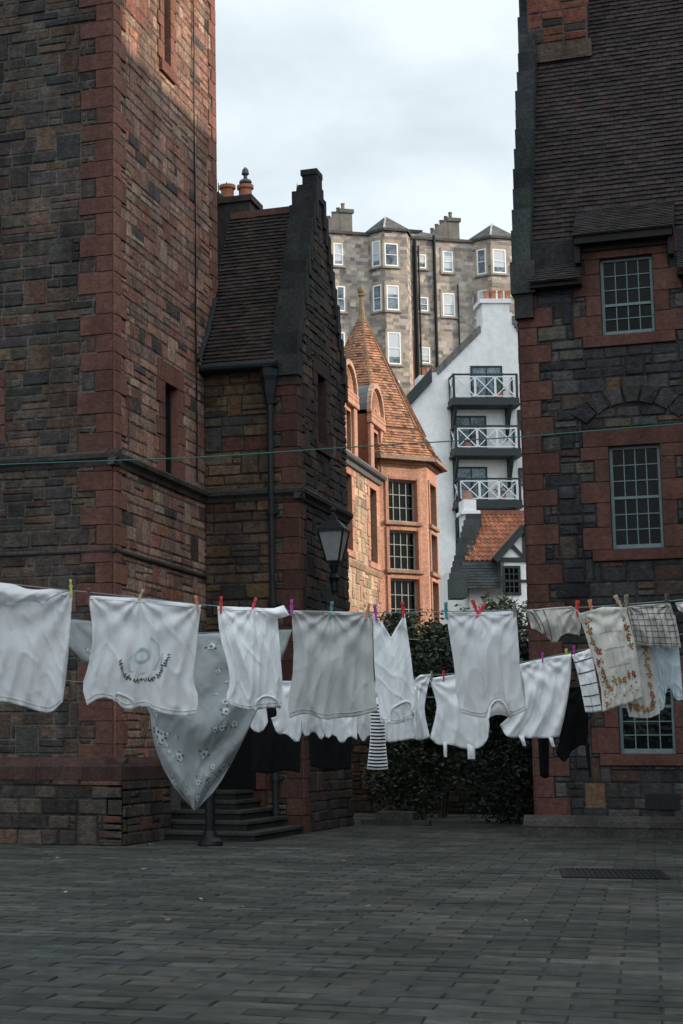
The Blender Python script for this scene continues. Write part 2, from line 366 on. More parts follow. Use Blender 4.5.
def window(parent, fr, s0,s1,h0,h1, depth=.15, ncol=4, rows=(3,3), frame='sash', pane='glass', fw=.055, mw=.018, bot=.09):
    b=MB(); d0=-depth; d1=-depth+.05
    b.box((s0,h0,d0),(s0+fw,h1,d1),fr=fr); b.box((s1-fw,h0,d0),(s1,h1,d1),fr=fr)
    b.box((s0+fw,h1-fw,d0),(s1-fw,h1,d1),fr=fr); b.box((s0+fw,h0,d0),(s1-fw,h0+bot,d1+.015),fr=fr)
    hm=h0+(h1-h0)*rows[1]/(rows[0]+rows[1]) if rows[0] else h1-fw
    if rows[0]: b.box((s0+fw,hm-.025,d0+.002),(s1-fw,hm+.025,d1+.008),fr=fr)
    for (a,c,n) in ((h0+bot,hm-.025 if rows[0] else hm,rows[1]),(hm+.025,h1-fw,rows[0])):
        if n==0: continue
        for k in range(1,n):
            h=a+(c-a)*k/n; b.box((s0+fw,h-mw/2,d0+.01),(s1-fw,h+mw/2,d1-.012),fr=fr)
        for k in range(1,ncol):
            s=s0+fw+(s1-s0-2*fw)*k/ncol; b.box((s-mw/2,a,d0+.008),(s+mw/2,c,d1-.010),fr=fr)
    w_=b.build('window',M[frame],parent)
    g=MB(); g.box((s0+.01,h0+.01,d0-.02),(s1-.01,h1-.01,d0+.006),fr=fr); g.build('pane',M[pane],w_)
    return w_
def tiles(mb, O, U, V, width, length, course, tw, colr, seed, rng=None, thick=.022, a=.25, alt=None, aj=.25):
    """O lower corner, U along eave, V up slope"""
    O=Vector(O); U=Vector(U).normalized(); V=Vector(V).normalized(); Nn=U.cross(V).normalized()
    if Nn.z<0: Nn=-Nn
    r=random.Random(seed); n=int(length/course)
    for k in range(n):
        t0=k*course; t1=t0+course*1.12; lo,hi=(0,width) if rng is None else rng(t0)
        lo2,hi2=(lo,hi) if rng is None else rng(min(t1,length))
        if hi-lo<.03: continue
        s=lo-(tw*.5 if k%2 else 0); rowc=1+r.uniform(-.08,.08); sagr=r.uniform(-.004,.004)
        while s<hi:
            a0,a1=max(s,lo),min(s+tw,hi); s+=tw
            if a1-a0<.01: continue
            g=.004; c=jit(colr,a,r)
            if alt and r.random()<alt[1]: c=jit(alt[0],a,r)
            c=tuple(x*rowc for x in c); th=thick*r.uniform(.8,1.25)
            b0,b1=max(a0,lo2),min(a1,hi2)
            if b1<b0: b0=b1=(b0+b1)/2
            d=r.uniform(-.006,.006)+sagr
            p0=O+U*(a0+g)+V*(t0+d)+Nn*th; p1=O+U*(a1-g)+V*(t0+d)+Nn*th; p2=O+U*(b1-g)+V*t1+Nn*.003; p3=O+U*(b0+g)+V*t1+Nn*.003
            q0=O+U*(a0+g)+V*(t0+d)+Nn*-.004; q1=O+U*(a1-g)+V*(t0+d)+Nn*-.004
            mb.poly([p0,p1,p2,p3],c); mb.poly([q0,q1,p1,p0],tuple(x*.8 for x in c))

# ------------------------------------------------------------------ ground and paving
g=MB(); g.poly([(-1500,-1500,0),(1500,-1500,0),(1500,1500,0),(-1500,1500,0)]); tag(g.build('ground',M['joint']),kind='structure')
pv=MB(); pr_=random.Random(3); th=R(90)+R(17.5)   # course direction follows the yard
PA=Vector((math.cos(R(3.9)),math.sin(R(3.9)),0)); PB=Vector((-PA.y,PA.x,0))
bl,bw=.54,.27
for j in range(int(-4/bw),int(44/bw)):
    for i in range(-46,14):
        s0=i*bl+(bl/2 if j%2 else 0); t0=j*bw; c_=PA*(s0+bl/2)+PB*(t0+bw/2)
        X=c_.x*cy+c_.y*sy; Y=-c_.x*sy+c_.y*cy
        if Y<6.5 or Y>47 or X<-.085*Y-1.2 or X>.37*Y+1.5: 
            continue
        gx=.006*pr_.uniform(.2,2.0); gy=.006*pr_.uniform(.4,1.5); z=.010+pr_.uniform(-.003,.003); tx=pr_.uniform(-.0025,.0025); ty=pr_.uniform(-.0035,.0035)
        base=pick([((.050,.051,.046),5),((.066,.066,.059),3),((.034,.036,.034),3),((.046,.046,.041),1)],pr_)
        P=[]; Q=[]
        for (a,b) in ((0,0),(1,0),(1,1),(0,1)):
            e=PA*(s0+(gx if a==0 else bl-gx))+PB*(t0+(gy if b==0 else bw-gy))
            Q.append((e.x,e.y,.002))
            e=PA*(s0+(gx+.008 if a==0 else bl-gx-.008))+PB*(t0+(gy+.008 if b==0 else bw-gy-.008))
            P.append((e.x,e.y,z+tx*(2*a-1)+ty*(2*b-1)))
        pv.poly(P,base)
        for k in range(4): pv.poly([Q[k],Q[(k+1)%4],P[(k+1)%4],P[k]],tuple(x*.8 for x in base))
tag(pv.build('paving',M['sett']),kind='structure')

# ------------------------------------------------------------------ tower
TX,TY=-10.52,27.45; TTOP=19.5; TW=-17.0; TB=33.5
tw=thing('stone_tower',(TX-3,TY+3,0),'tall square stone tower with red corner blocks at the left of the yard','tower')
fL=Fr((TX,TY,0),(-1,0,0),(0,-1,0)); fR=Fr((TX,TY,0),(0,1,0),(1,0,0))
ZS=6.45; ZT=4.95; ZP=1.35
wall=MB(); quo=MB()
q1=quoin_rects(0,1,ZP,TTOP,11,par=0); q2=[(0,(.32 if b-a>.45 else .60)*1.0,h0,h1) for (a,b,h0,h1) in q1]
# low courses are wider blocks
slit=(2.66,3.40,6.72,8.45); slit2=(2.72,3.1,14.8,TTOP)
def jambs(s0,s1,h0,h1,seed): return None
exR=surround(quo,fR,*slit,colr=RED,seed=5,wl=.40,ws=.26,lint=.38,sill=.05,depth=.13)
exR2=surround(quo,fR,*slit2,colr=RED,seed=6,wl=.34,ws=.22,lint=.0001,sill=.25,depth=.13)
exL=[(2.05,2.6,h,h+.33) for h in (6.95,7.3)]+[(2.05,2.48,7.65,7.98),(2.05,2.6,7.98,8.3)]
exL2=[(2.2,3.1,14.2,15.0),(2.6,3.0,12,14.2)]
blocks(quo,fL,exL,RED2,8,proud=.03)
blocks(quo,fL,q1,RED2,9,proud=.035,a=.12); blocks(quo,fR,q2,RED,10,proud=.035,a=.14)  # right side of the same corner stones lightened, its brighter light painted in
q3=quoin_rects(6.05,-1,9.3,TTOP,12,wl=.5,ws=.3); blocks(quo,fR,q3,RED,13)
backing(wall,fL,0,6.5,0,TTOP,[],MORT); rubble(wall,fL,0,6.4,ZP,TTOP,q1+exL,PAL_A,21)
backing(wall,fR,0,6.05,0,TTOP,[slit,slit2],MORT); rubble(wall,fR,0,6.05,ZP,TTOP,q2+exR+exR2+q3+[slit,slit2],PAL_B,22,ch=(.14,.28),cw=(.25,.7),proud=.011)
wall.box((TW,TY+.3,0),(TX-.35,TB,TTOP-.01),MORT)          # body behind the faces
wall.build('wall',M['rubble'],tw); quo.build('corner_stones',M['ashlar'],tw)
# back edge of tower over the roof
e=MB(); e.box((TX-.4,TB-.002,9),(TX+.003,TB+.004,TTOP),RED); e.box((TX-.3,TY-.001,TTOP-.02),(TX,TB,TTOP),RED); e.build('back_edge',M['ashlar'],tw)
def string(parent,fr,s0,s1,z,prof,c,name='string_course',m='mould',ends=(0,0),segs=.9,seed=1):
    """prof = [(out,h)] polyline from bottom to top; cut into stones"""
    b=MB(); r=random.Random(seed); s=s0
    while s<s1-.01:
        e=min(s1,s+segs*r.uniform(.7,1.3)); 
        if s1-e<.2: e=s1
        cc=jit(c,.16,r); j=r.uniform(-.003,.003); g=.003
        A=[fr.p(s+g,z+h,o+j) for o,h in prof]; B=[fr.p(e-g,z+h,o+j) for o,h in prof]
        for k in range(len(prof)-1): b.poly([A[k],B[k],B[k+1],A[k+1]],cc)
        b.poly(A,cc); b.poly(B,cc); s=e
    return b.build(name,M[m],parent)
SP=[(-.05,0),(.05,0),(.07,.07),(.10,.10),(.14,.13),(.15,.20),(.10,.25),(-.05,.29)]
DK=(.045,.040,.038)
string(tw,fL,-.15,6.4,ZS,SP,DK,seed=1); string(tw,fR,-.14,5.05,ZS,SP,(.07,.055,.05),seed=2)
TP=[(-.05,-.02),(.045,0),(.055,.03),(.03,.07),(-.05,.09)]
string(tw,fL,-.05,6.4,ZT,TP,DK,'drip_course',seed=3); string(tw,fR,-.05,5.05,ZT,TP,DK,'drip_course',seed=4)
# thick base
def base_course(parent,frs,zt,out,pal,redp,seed):
    for n,(fr,s0,s1) in enumerate(frs):
        string(parent,fr,s0,s1,zt-.02,[(-.05,-.24),(out,-.24),(out,-.02),(out-.05,.05),(-.0,.14),(-.05,.14)],redp,'base_moulding','ashlar',segs=1.0,seed=seed+n)
        f2=Fr(fr.p(0,0,out-.03),fr.U,fr.N); b=MB(); backing(b,f2,s0,s1,0,zt-.25,[],DMORT)
        b.poly([f2.p(s0,0,0),f2.p(s0,zt-.25,0),f2.p(s0,zt-.25,-out),f2.p(s0,0,-out)],DMORT); b.poly([f2.p(s1,0,0),f2.p(s1,zt-.25,0),f2.p(s1,zt-.25,-out),f2.p(s1,0,-out)],DMORT)
        rubble(b,f2,s0,s1,0,zt-.25,[],pal,seed+7+n,ch=(.2,.3),cw=(.3,.7)); b.build('base_wall',M['rubble'],parent)
base_course(tw,[(fL,-.25,6.4),(fR,-.25,2.2)],ZP,.28,PAL_D,DRED,31)
cb_=MB(); pts=[fR.p(4.48+math.sin(z*1.7)*.02,z,.05) for z in [6.8+k*.35 for k in range(36)]]; cb_.tube(pts,.016,6); cb_.build('cable',M['iron'],tw)
for nm,(s0,s1,h0,h1) in (('slit',slit),('slit',slit2)):
    b=MB(); b.box((s0,h0,-.15),(s0+.03,h1,-.11),fr=fR); b.box((s1-.03,h0,-.15),(s1,h1,-.11),fr=fR); b.box((s0+.03,h0,-.15),(s1-.03,h0+.05,-.11),fr=fR); b.box((s0+.03,h1-.05,-.15),(s1-.03,h1,-.11),fr=fR)
    wq=b.build('narrow_window',M['black'],tw); g=MB(); g.box((s0+.01,h0+.01,-.17),(s1-.01,h1-.01,-.13),fr=fR); g.build('pane',M['glass'],wq)

# ------------------------------------------------------------------ gabled wing
WY,WX=32.55,-8.6; WB=36.65; WR=34.6; ZE=9.2; ZR=13.0
wg=thing('gabled_wing',(-9.6,34.6,0),'narrow stone wing with a stepped gable and dark tiled roof against the tower','building')
fF=Fr((TX,WY,0),(1,0,0),(0,-1,0)); fG=Fr((WX,WY,0),(0,1,0),(1,0,0)); FW=WX-TX; GW=WB-WY
wall=MB(); quo=MB()
gq=quoin_rects(FW,-1,0,ZE+.3,41,wl=.55,ws=.3,hh=.36); gq2=[(0,.30 if b-a>.42 else .5,h0,h1) for (a,b,h0,h1) in gq]
RW=(.080,.038,.030)
blocks(quo,fF,gq,RW,42,a=.25); blocks(quo,fG,gq2,(.09,.045,.036),43,a=.25)
gs=(1.62,2.32,7.85,9.30)
exG=surround(quo,fG,*gs,colr=DRED,seed=45,wl=.36,ws=.24,lint=.32,sill=.2,depth=.13)
kf=[(r0*.35+.1,r0*.35+.75,h,h+.24) for r0,h in ((.3,3.1),(.8,2.2),(1.1,5.3),(.2,5.75),(.9,4.5),(.2,7.9))]
clip=[(0,0),(GW,0),(GW,ZE+.3),(GW/2,13.6),(0,ZE+.3)]
backing(wall,fF,0,FW,0,ZE,[],DMORT); rubble(wall,fF,0,FW,0,ZE,gq,PAL_C,46,ch=(.18,.33),cw=(.3,.7))
backing(wall,fG,0,GW,0,14.2,[gs],MORT,clip); rubble(wall,fG,0,GW,0,14.2,gq2+exG+[gs],PAL_D,47,clip,ch=(.14,.27))
# gable thickness behind, back wall
wall.poly([(WX-.45,WY+.3,ZE),(WX-.45,WR,13.6),(WX-.45,WB-.3,ZE)],MORT)
wall.poly([fG.p(GW,0,0),fG.p(GW,ZE+.3,0),(TX,WB,ZE+.3),(TX,WB,0)],MORT)
wall.build('wall',M['rubble'],wg); quo.build('corner_stones',M['ashlar'],wg)
string(wg,fF,0,FW+.13,ZS,SP,DK,seed=5); string(wg,fG,-.13,GW,ZS,SP,DK,seed=6)
b=MB(); s0,s1,h0,h1=gs
b.box((s0,h0,-.15),(s0+.03,h1,-.11),fr=fG); b.box((s1-.03,h0,-.15),(s1,h1,-.11),fr=fG); b.box((s0+.03,h0,-.15),(s1-.03,h0+.05,-.11),fr=fG)
wq=b.build('narrow_window',M['black'],wg); g=MB(); g.box((s0+.01,h0+.01,-.17),(s1-.01,h1-.01,-.13),fr=fG); g.build('pane',M['glass'],wq)
# roof
rf=MB(); ey=WY-.22; ez=ZE-.02
V=Vector((0,WR-ey,ZR-ez)); ln=V.length
rf.poly([(TX,ey,ez),(WX-.42,ey,ez),(WX-.42,WR,ZR),(TX,WR,ZR)],(.03,.02,.018)); rf.poly([(TX,WB+.2,ez),(WX-.42,WB+.2,ez),(WX-.42,WR,ZR),(TX,WR,ZR)],(.03,.02,.018))
tiles(rf,(TX-.02,ey,ez),(1,0,0),V,FW-.40,ln,.105,.17,(.036,.023,.019),51,thick=.034,a=.3,alt=((.018,.015,.015),.3))
rf.box((TX,WR-.09,ZR-.1),(WX-.42,WR+.09,ZR+.05),(.12,.06,.045))
rf.build('roof',M['tile'],wg)
b=MB(); b.box((TX,ey-.02,ez-.12),(WX-.35,ey+.12,ez-.005)); b.tube([(TX,ey-.09,ez-.03),(WX-.30,ey-.09,ez-.05)],.075,10); b.build('gutter',M['leadpipe'],wg)
# lead flashing against the tower
b=MB(); pts=[Vector((TX+.06,ey,ez))+V*(t/10)*.40+Vector((0,-.07-.25*(1-t/10)**3,.09)) for t in range(11)]
b.tube(pts,.05,6); b.build('flashing',M['leadpipe'],wg)
# crow-stepped coping
cp_=MB(); r=random.Random(4); n=11
for side in (0,1):
    for k in range(n):
        t0=k/n; t1=(k+1)/n
        ya=WY-.08+(WR-.32-(WY-.08))*t0; yb=WY-.08+(WR-.32-(WY-.08))*t1+.04
        zt=ZE+.25+(13.25-ZE-.25)*t1-.02; zb=ZE+.05+(13.25-ZE-.25)*t0-.1
        c=jit((.034,.036,.036),.25,r); j=r.uniform(-.015,.015)
        if side: ya,yb=2*WR-yb,2*WR-ya
        cp_.box((WX-.46+j,ya,zb),(WX+.07+j,yb,zt),c)
cp_.box((WX-.36,WR-.30,13.1),(WX+.055,WR+.28,13.42),(.03,.032,.033)); cp_.box((WX-.28,WR-.22,13.4),(WX+.04,WR+.22,13.66),(.034,.036,.037)); cp_.box((WX-.31,WR-.25,13.64),(WX+.05,WR+.24,13.76),(.03,.032,.033))
cp_.box((WX-.48,WY-.14,ZE-.28),(WX+.08,WY+.25,ZE+.12),(.035,.036,.036)); cp_.box((WX-.40,WY-.06,ZE-.46),(WX+.05,WY+.2,ZE-.26),(.05,.04,.035))
cp_.build('stepped_coping',M['mould'],wg)
# drainpipe
px_=aty(270.5,450,WY-.16).x
hp=MB(); hp.tube([(px_,WY-.16,9.02),(px_,WY-.16,0.05)],.062,12)
for z in (6.15,4.35,2.5,1.0,8.35): hp.tube([(px_,WY-.16,z),(px_,WY-.16,z+.12)],.082,12); hp.box((px_-.13,WY-.1,z+.03),(px_+.13,WY-.02,z+.09))
pp=hp.build('drainpipe',M['leadpipe'],wg,smooth=False)
h=MB(); h.lathe((px_,WY-.17,8.35),[(.08,0),(.10,.12),(.12,.2),(.15,.45),(.19,.55),(.19,.70),(.215,.72),(.215,.80)],8,ph=R(22.5)); h.build('hopper',M['leadpipe'],pp)
# chimney seen over the ridge
cz=aty(232,205,36.2); c0=aty(212,205,36.2).x; c1=aty(256,205,36.2).x
b=MB(); b.box((c0,35.7,10.5),(c1,36.5,cz.z+.0),(.05,.045,.042)); b.box((c0-.06,35.64,cz.z-.12),(c1+.06,36.56,cz.z+.02),(.06,.05,.045)); b.box((TX-.6,35.6,cz.z-.02),(aty(222,195,36).x,36.2,aty(222,197,36).z),(.06,.055,.05)); ch=b.build('chimney',M['mould'],wg)
for u in (227.5,245.5):
    p=aty(u,205,36.1); t=aty(u,185,36.1).z-p.z
    b=MB(); b.lathe((p.x,36.1,p.z-.02),[(.17,0),(.17,t*.12),(.145,t*.14),(.15,t*.8),(.19,t*.84),(.19,t),(.12,t)],14); b.build('chimney_pot',M['terracotta'],ch)
p=aty(240,192,36.1); b=MB(); b.lathe((p.x+.13,36.1,p.z+.2),[(.15,0),(.13,.05),(.05,.09),(.04,.16),(.09,.2),(.07,.3),(.02,.36)],10); b.build('cowl',M['lead'],ch)
for u,v0,v1 in ((218.5,205,183),(226.5,186,182)):
    b=MB(); b.tube([aty(u,v0,36.1),aty(u,v1,36.1)],.012,5); b.build('aerial',M['iron'],ch)

# ------------------------------------------------------------------ steps
st=thing('stone_steps',(-9.6,30.5,0),'worn flight of four dark stone steps in the corner between tower and wing','steps')
sr=random.Random(5); r=.165
for k in range(5):
    y0=29.1+k*.42; x1=-8.35-k*.32
    x1=[-8.62,-8.92,-9.2,-9.45,-9.6][k]; 
    y0=[29.3,29.85,30.4,30.95,31.4][k]
    if k==4: name='landing'
    b=MB(); b.box((TX+.0,y0,0 if k==0 else r*k),(x1,WY-.02-0.01*k,r*(k+1)-.05),(.022,.022,.021)); b.box((TX+.01,y0-.03,r*(k+1)-.05),(x1+.03,WY-.03,r*(k+1)),(.042,.042,.040)); b.build('step',M['mould'],st)
# low wall beside the steps end
# dark door under the wing
b=MB(); b.box((TX+.25,WY-.055,.83),(TX+1.0,WY-.035,2.6),(1,1,1)); dd=b.build('door',M['voiddark'],wg)
b=MB(); blocks(b,fF,[(.05,.25,.83,1.4),(.05,.25,1.4,2.0),(.05,.25,2.0,2.6),(1.0,1.2,.83,1.4),(1.0,1.2,1.4,2.0),(1.0,1.2,2.0,2.6),(.05,1.2,2.6,2.9)],RW,3,proud=.07); b.build('door_surround',M['ashlar'],dd)

# ------------------------------------------------------------------ wall lantern
lo=atx(330,598,-8.15)
LY=33.0; LX=-8.02; lz=5.02
ln_=thing('wall_lantern',(WX,32.75,4.6),'black four sided wall lantern on an iron bracket on the gable','wall lamp')
b=MB(); b.bar((WX+.03,32.80,4.05),(WX+.03,32.80,4.75),.05,.05); b.bar((WX+.03,32.80,4.62),(LX,LY,4.68),.045,.05); b.bar((WX+.03,32.8,4.2),(LX-.1,LY-.03,4.62),.03,.03)
b.lathe((LX,LY,4.62),[(.05,0),(.07,.05),(.07,.22),(.12,.30),(.05,.38),(.09,.56)],12)
b.build('bracket',M['iron'],ln_)
def ring4(z,a): return [Vector((LX+sx*a,LY+sy_*a,z)) for sx,sy_ in ((-1,-1),(1,-1),(1,1),(-1,1))]
b=MB(); g=MB(); z0,z1,a0,a1=5.24,5.84,.125,.255; B0,B1=ring4(z0,a0),ring4(z1,a1)
for k in range(4):
    j=(k+1)%4; b.bar(B0[k],B1[k],.028); b.bar(B0[k],B0[j],.03); b.bar(B1[k],B1[j],.04)
    b0_=[B0[k].lerp(B0[j],.06),B0[j].lerp(B0[k],.06),B1[j].lerp(B1[k],.05),B1[k].lerp(B1[j],.05)]
    g.poly(b0_)
fr_=b.build('lantern_frame',M['iron'],ln_); gl=g.build('glass',M['lampglass'],ln_)
sol=gl.modifiers.new('t','SOLIDIFY'); sol.thickness=.006
b=MB(); b.lathe((LX,LY,z1),[(.38,0),(.39,.03),(.22,.16),(.11,.23),(.11,.29),(.05,.32),(.04,.38),(.065,.42),(.03,.49),(.01,.53)],4,ph=R(45)); b.build('lantern_cap',M['iron'],ln_)

# ------------------------------------------------------------------ right hand building
RX,RY=-4.34,33.2; RE=10.55; RTOP=18.8
rb=thing('red_and_grey_stone_house',(0,36,0),'stone house with sash windows and steep tiled roof filling the right side','building')
fR2=Fr((RX,RY,0),(1,0,0),(0,-1,0)); fS=Fr((RX,RY,0),(0,1,0),(-1,0,0)); RWD=9.3
wall=MB(); quo=MB()
wins=[(1.55,2.50,9.35,10.85),(1.57,2.48,5.28,7.22),(1.55,2.52,1.52,2.95)]
more=[(4.9,5.85,9.35,10.85),(4.9,5.85,5.28,7.22),(4.9,5.85,1.52,2.95)]
ex=[]
for i,q in enumerate(wins+more): ex+=surround(quo,fR2,*q,colr=RED2,seed=60+i,wl=.52,ws=.27,hh=.42,lint=.34,sill=.22,depth=.17,proud=.03)
rq=quoin_rects(0,1,.35,RE-.1,61,wl=.62,ws=.36,hh=.36); blocks(quo,fR2,rq,RED2,62,a=.14)
rq2=[(0,.36 if b-a>.5 else .6,c,d) for a,b,c,d in rq]; blocks(quo,fS,rq2,RED2,63)
# relieving arch over the middle window
arch=[]; ac=(2.02,7.10)
wedge=[]
for k in range(7):
    a0=R(142-k*14.9)+0; a1=R(142-(k+1)*14.9); r0,r1=1.02,1.42
    P=[(ac[0]+r0*math.cos(a0)*1.0,ac[1]+r0*math.sin(a0)*.9),(ac[0]+r0*math.cos(a1),ac[1]+r0*math.sin(a1)*.9),(ac[0]+r1*math.cos(a1),ac[1]+r1*math.sin(a1)*.9),(ac[0]+r1*math.cos(a0),ac[1]+r1*math.sin(a0)*.9)]
    wedge.append(P)
exa=[(1.02,3.02,7.75,8.42)]
for P in wedge: stone(wall,fR2,P,pick(PAL_R[:2],rnd),.075,rnd)
# spandrel fill stones round the arch
backing(wall,fR2,0,RWD,0,RE+.75,wins+more,(.035,.037,.038)); rubble(wall,fR2,0,RWD,.3,RE,rq+ex+wins+more,PAL_R,65,ch=(.15,.31),cw=(.25,.6))
backing(wall,fS,0,4.6,0,RE,[],MORT); rubble(wall,fS,0,4.6,.3,RE,rq2,PAL_A,66)
wall.box((RX+.3,RY+.4,0),(RX+RWD,RY+6.6,RE-.05),MORT)
wall.build('wall',M['rubble'],rb); quo.build('corner_stones',M['ashlar'],rb)
for q,rw in zip(wins+more,((3,3),(3,3),(2,3))*2): window(rb,fR2,*q,ncol=4,rows=(3,2) if q[2]>9 else rw)
# plinth
b=MB(); b.box((RX-.22,RY-.28,0),(RX+RWD,RY+.0,.22),(.05,.048,.045)); b.box((RX-.22,RY+.001,0),(RX+.0,RY+6,.22),(.05,.048,.045)); 
fp=Fr((RX-.18,RY-.24,0),(1,0,0),(0,-1,0)); b2=MB()
string(rb,fp,-.02,RWD,.2,[(-.05,0),(.06,0),(.04,.10),(-.14,.20),(-.2,.20)],(.055,.050,.045),'plinth_top',segs=1.2)
b.build('plinth',M['mould'],rb)
b=MB(); b.box((1.95,.52,.02),(2.55,.80,.045),(1,1,1),fr=fR2); 
for k in range(6): b.box((1.99+k*.095,.54,.045),(2.02+k*.095,.78,.06),fr=fR2)
b.build('vent',M['iron'],rb)
# roof: steep plane with a flatter foot and a hood over the window
rf=MB(); ridge_y=RY+3.3; slope=Vector((0,3.3+.1,RTOP-RE-.1))
def roof_z(y): return RE+.32+(y-RY-.12)*(slope.z/slope.y)
cut0,cut1=RX+1.22,RX+2.95
b0=Vector((RX+.45,RY-.38,RE-.12)); foot=Vector((0,.50,.48))
for (xa,xb) in ((RX+.26,cut0),(cut1,RX+4.5),(RX+6.2,RX+RWD)):
    rf.poly([(xa,b0.y,b0.z-.02),(xb,b0.y,b0.z-.02),(xb,b0.y+.5,b0.z+.46),(xa,b0.y+.5,b0.z+.46)],(.02,.017,.016))
    tiles(rf,(xa,b0.y,b0.z),(1,0,0),foot,xb-xa,foot.length,.085,.17,(.034,.027,.026),71,thick=.02,alt=((.03,.03,.03),.3))
    rf.box((xa,b0.y+.06,b0.z-.10),(xb,b0.y+.36,b0.z-.03),(.015,.014,.014))
y1=RY+.12; o1=Vector((RX+.22,y1,RE+.36)); V=Vector((0,slope.y,slope.z)); ln=V.length
rf.poly([(RX+.22,y1,RE+1.25),(RX+RWD,y1,RE+1.25),(RX+RWD,y1+slope.y,RE+.34+slope.z),(RX+.22,y1+slope.y,RE+.34+slope.z)],(.02,.017,.016)) if False else None
rf.poly([o1-Vector((0,0,.02)),(RX+RWD,y1,RE+.34),(RX+RWD,y1+slope.y,RE+.34+slope.z),(RX+.22,y1+slope.y,RE+.34+slope.z)],(.02,.017,.016))
rf.poly([(RX+.3,2*ridge_y-y1,RE),(RX+RWD,2*ridge_y-y1,RE),(RX+RWD,y1+slope.y,RE+.33+slope.z),(RX+.3,y1+slope.y,RE+.33+slope.z)],(.03,.025,.022))
tiles(rf,o1,(1,0,0),V,RWD-.22,ln,.118,.17,(.034,.022,.021),72,thick=.034,a=.28,alt=((.02,.017,.017),.35))
rf.build('roof',M['tile'],rb)
for i,(c0,c1) in enumerate(((cut0-.12,cut1-.02),(RX+4.4,RX+6.3))):
    hd=MB(); hz=11.25; hy=RY-.42; top=Vector((0,RY+.62,12.05)); v_=Vector((0,top.y-hy,top.z-hz))
    hd.poly([(c0,hy,hz-.02),(c1,hy,hz-.02),(c1,top.y,top.z-.02),(c0,top.y,top.z-.02)],(.02,.017,.016))
    tiles(hd,(c0,hy,hz),(1,0,0),v_,c1-c0,v_.length,.085,.17,(.034,.026,.025),73,thick=.022,alt=((.03,.03,.03),.3))
    hd.box((c0+.03,hy+.04,hz-.16),(c1-.03,hy+.16,hz-.025),(.014,.013,.013)); hd.box((c0+.02,hy+.17,hz-.10),(c1-.02,RY-.01,hz-.03),(.014,.013,.013))
    for xx in (c0+.02,c1-.12): hd.box((xx,hy+.15,hz-.50),(xx+.1,RY+.3,hz-.10),(.016,.015,.015))
    hd.box((c0+.12,RY-.10,11.0),(c1-.12,RY-.002,11.16),(.03,.022,.02))
    for xx in (c0+.015,c1-.035):
        hd.poly([(xx,hy,hz-.02),(xx,top.y,top.z-.03),(xx,top.y,hz-.4),(xx,RY,hz-.4)],(.03,.022,.02)); hd.poly([(xx+.02,hy,hz-.02),(xx+.02,top.y,top.z-.03),(xx+.02,top.y,hz-.4),(xx+.02,RY,hz-.4)],(.03,.022,.02))
    hd.build('window_hood',M['tile'],rb)
# stone coping and skewputt at the gable edge
b=MB(); r=random.Random(8); n=17
for k in range(n):
    t0,t1=k/n,(k+1)/n; ya=y1-.18+slope.y*t0; yb=y1-.18+slope.y*t1+.12; za=RE+.15+slope.z*t0; zb=RE+.55+slope.z*t1
    j=r.uniform(-.02,.02); b.box((RX-.07+j,ya,za),(RX+.28+j*.5,yb+.15,zb),jit((.036,.041,.042),.35,r))
b.box((RX-.10,RY-.24,RE-.28),(RX+.36,RY+.2,RE+.35),(.05,.052,.052)); b.box((RX-.05,RY-.16,RE-.75),(RX+.30,RY+.1,RE-.28),(.045,.045,.045))
b.build('coping',M['mould'],rb)
# chimney stack
cx0,cx1=RX+.12,RX+1.32; cyf=RY+2.12; cyb=cyf+1.6; cz0=aty(560,60,cyf).z
b=MB(); fC=Fr((cx0,cyf,0),(1,0,0),(0,-1,0)); backing(b,fC,0,cx1-cx0,cz0-.6,21,[],MORT); rubble(b,fC,0,cx1-cx0,cz0+.4,21,[],[((.17,.065,.045),4),((.06,.05,.045),1)],81,ch=(.3,.38),cw=(.35,.7))
b.box((cx0,cyf+.02,cz0-1),(cx1,cyb,21),RED2); b.box((cx0-.16,cyf-.07,cz0-.02),(cx1+.07,cyb+.05,cz0+.36),(.10,.075,.06)); b.box((cx0-.14,cyf-.10,20.7),(cx1+.12,cyb+.1,21),(.1,.07,.06))
chs=b.build('chimney',M['rubble'],rb)
for k in range(2):
    b=MB(); b.lathe((cx0+.35+.5*k,cyf+.5,21),[(.15,0),(.12,.1),(.12,.55),(.15,.6),(.15,.7),(.1,.7)],12); b.build('chimney_pot',M['terracotta'],chs)

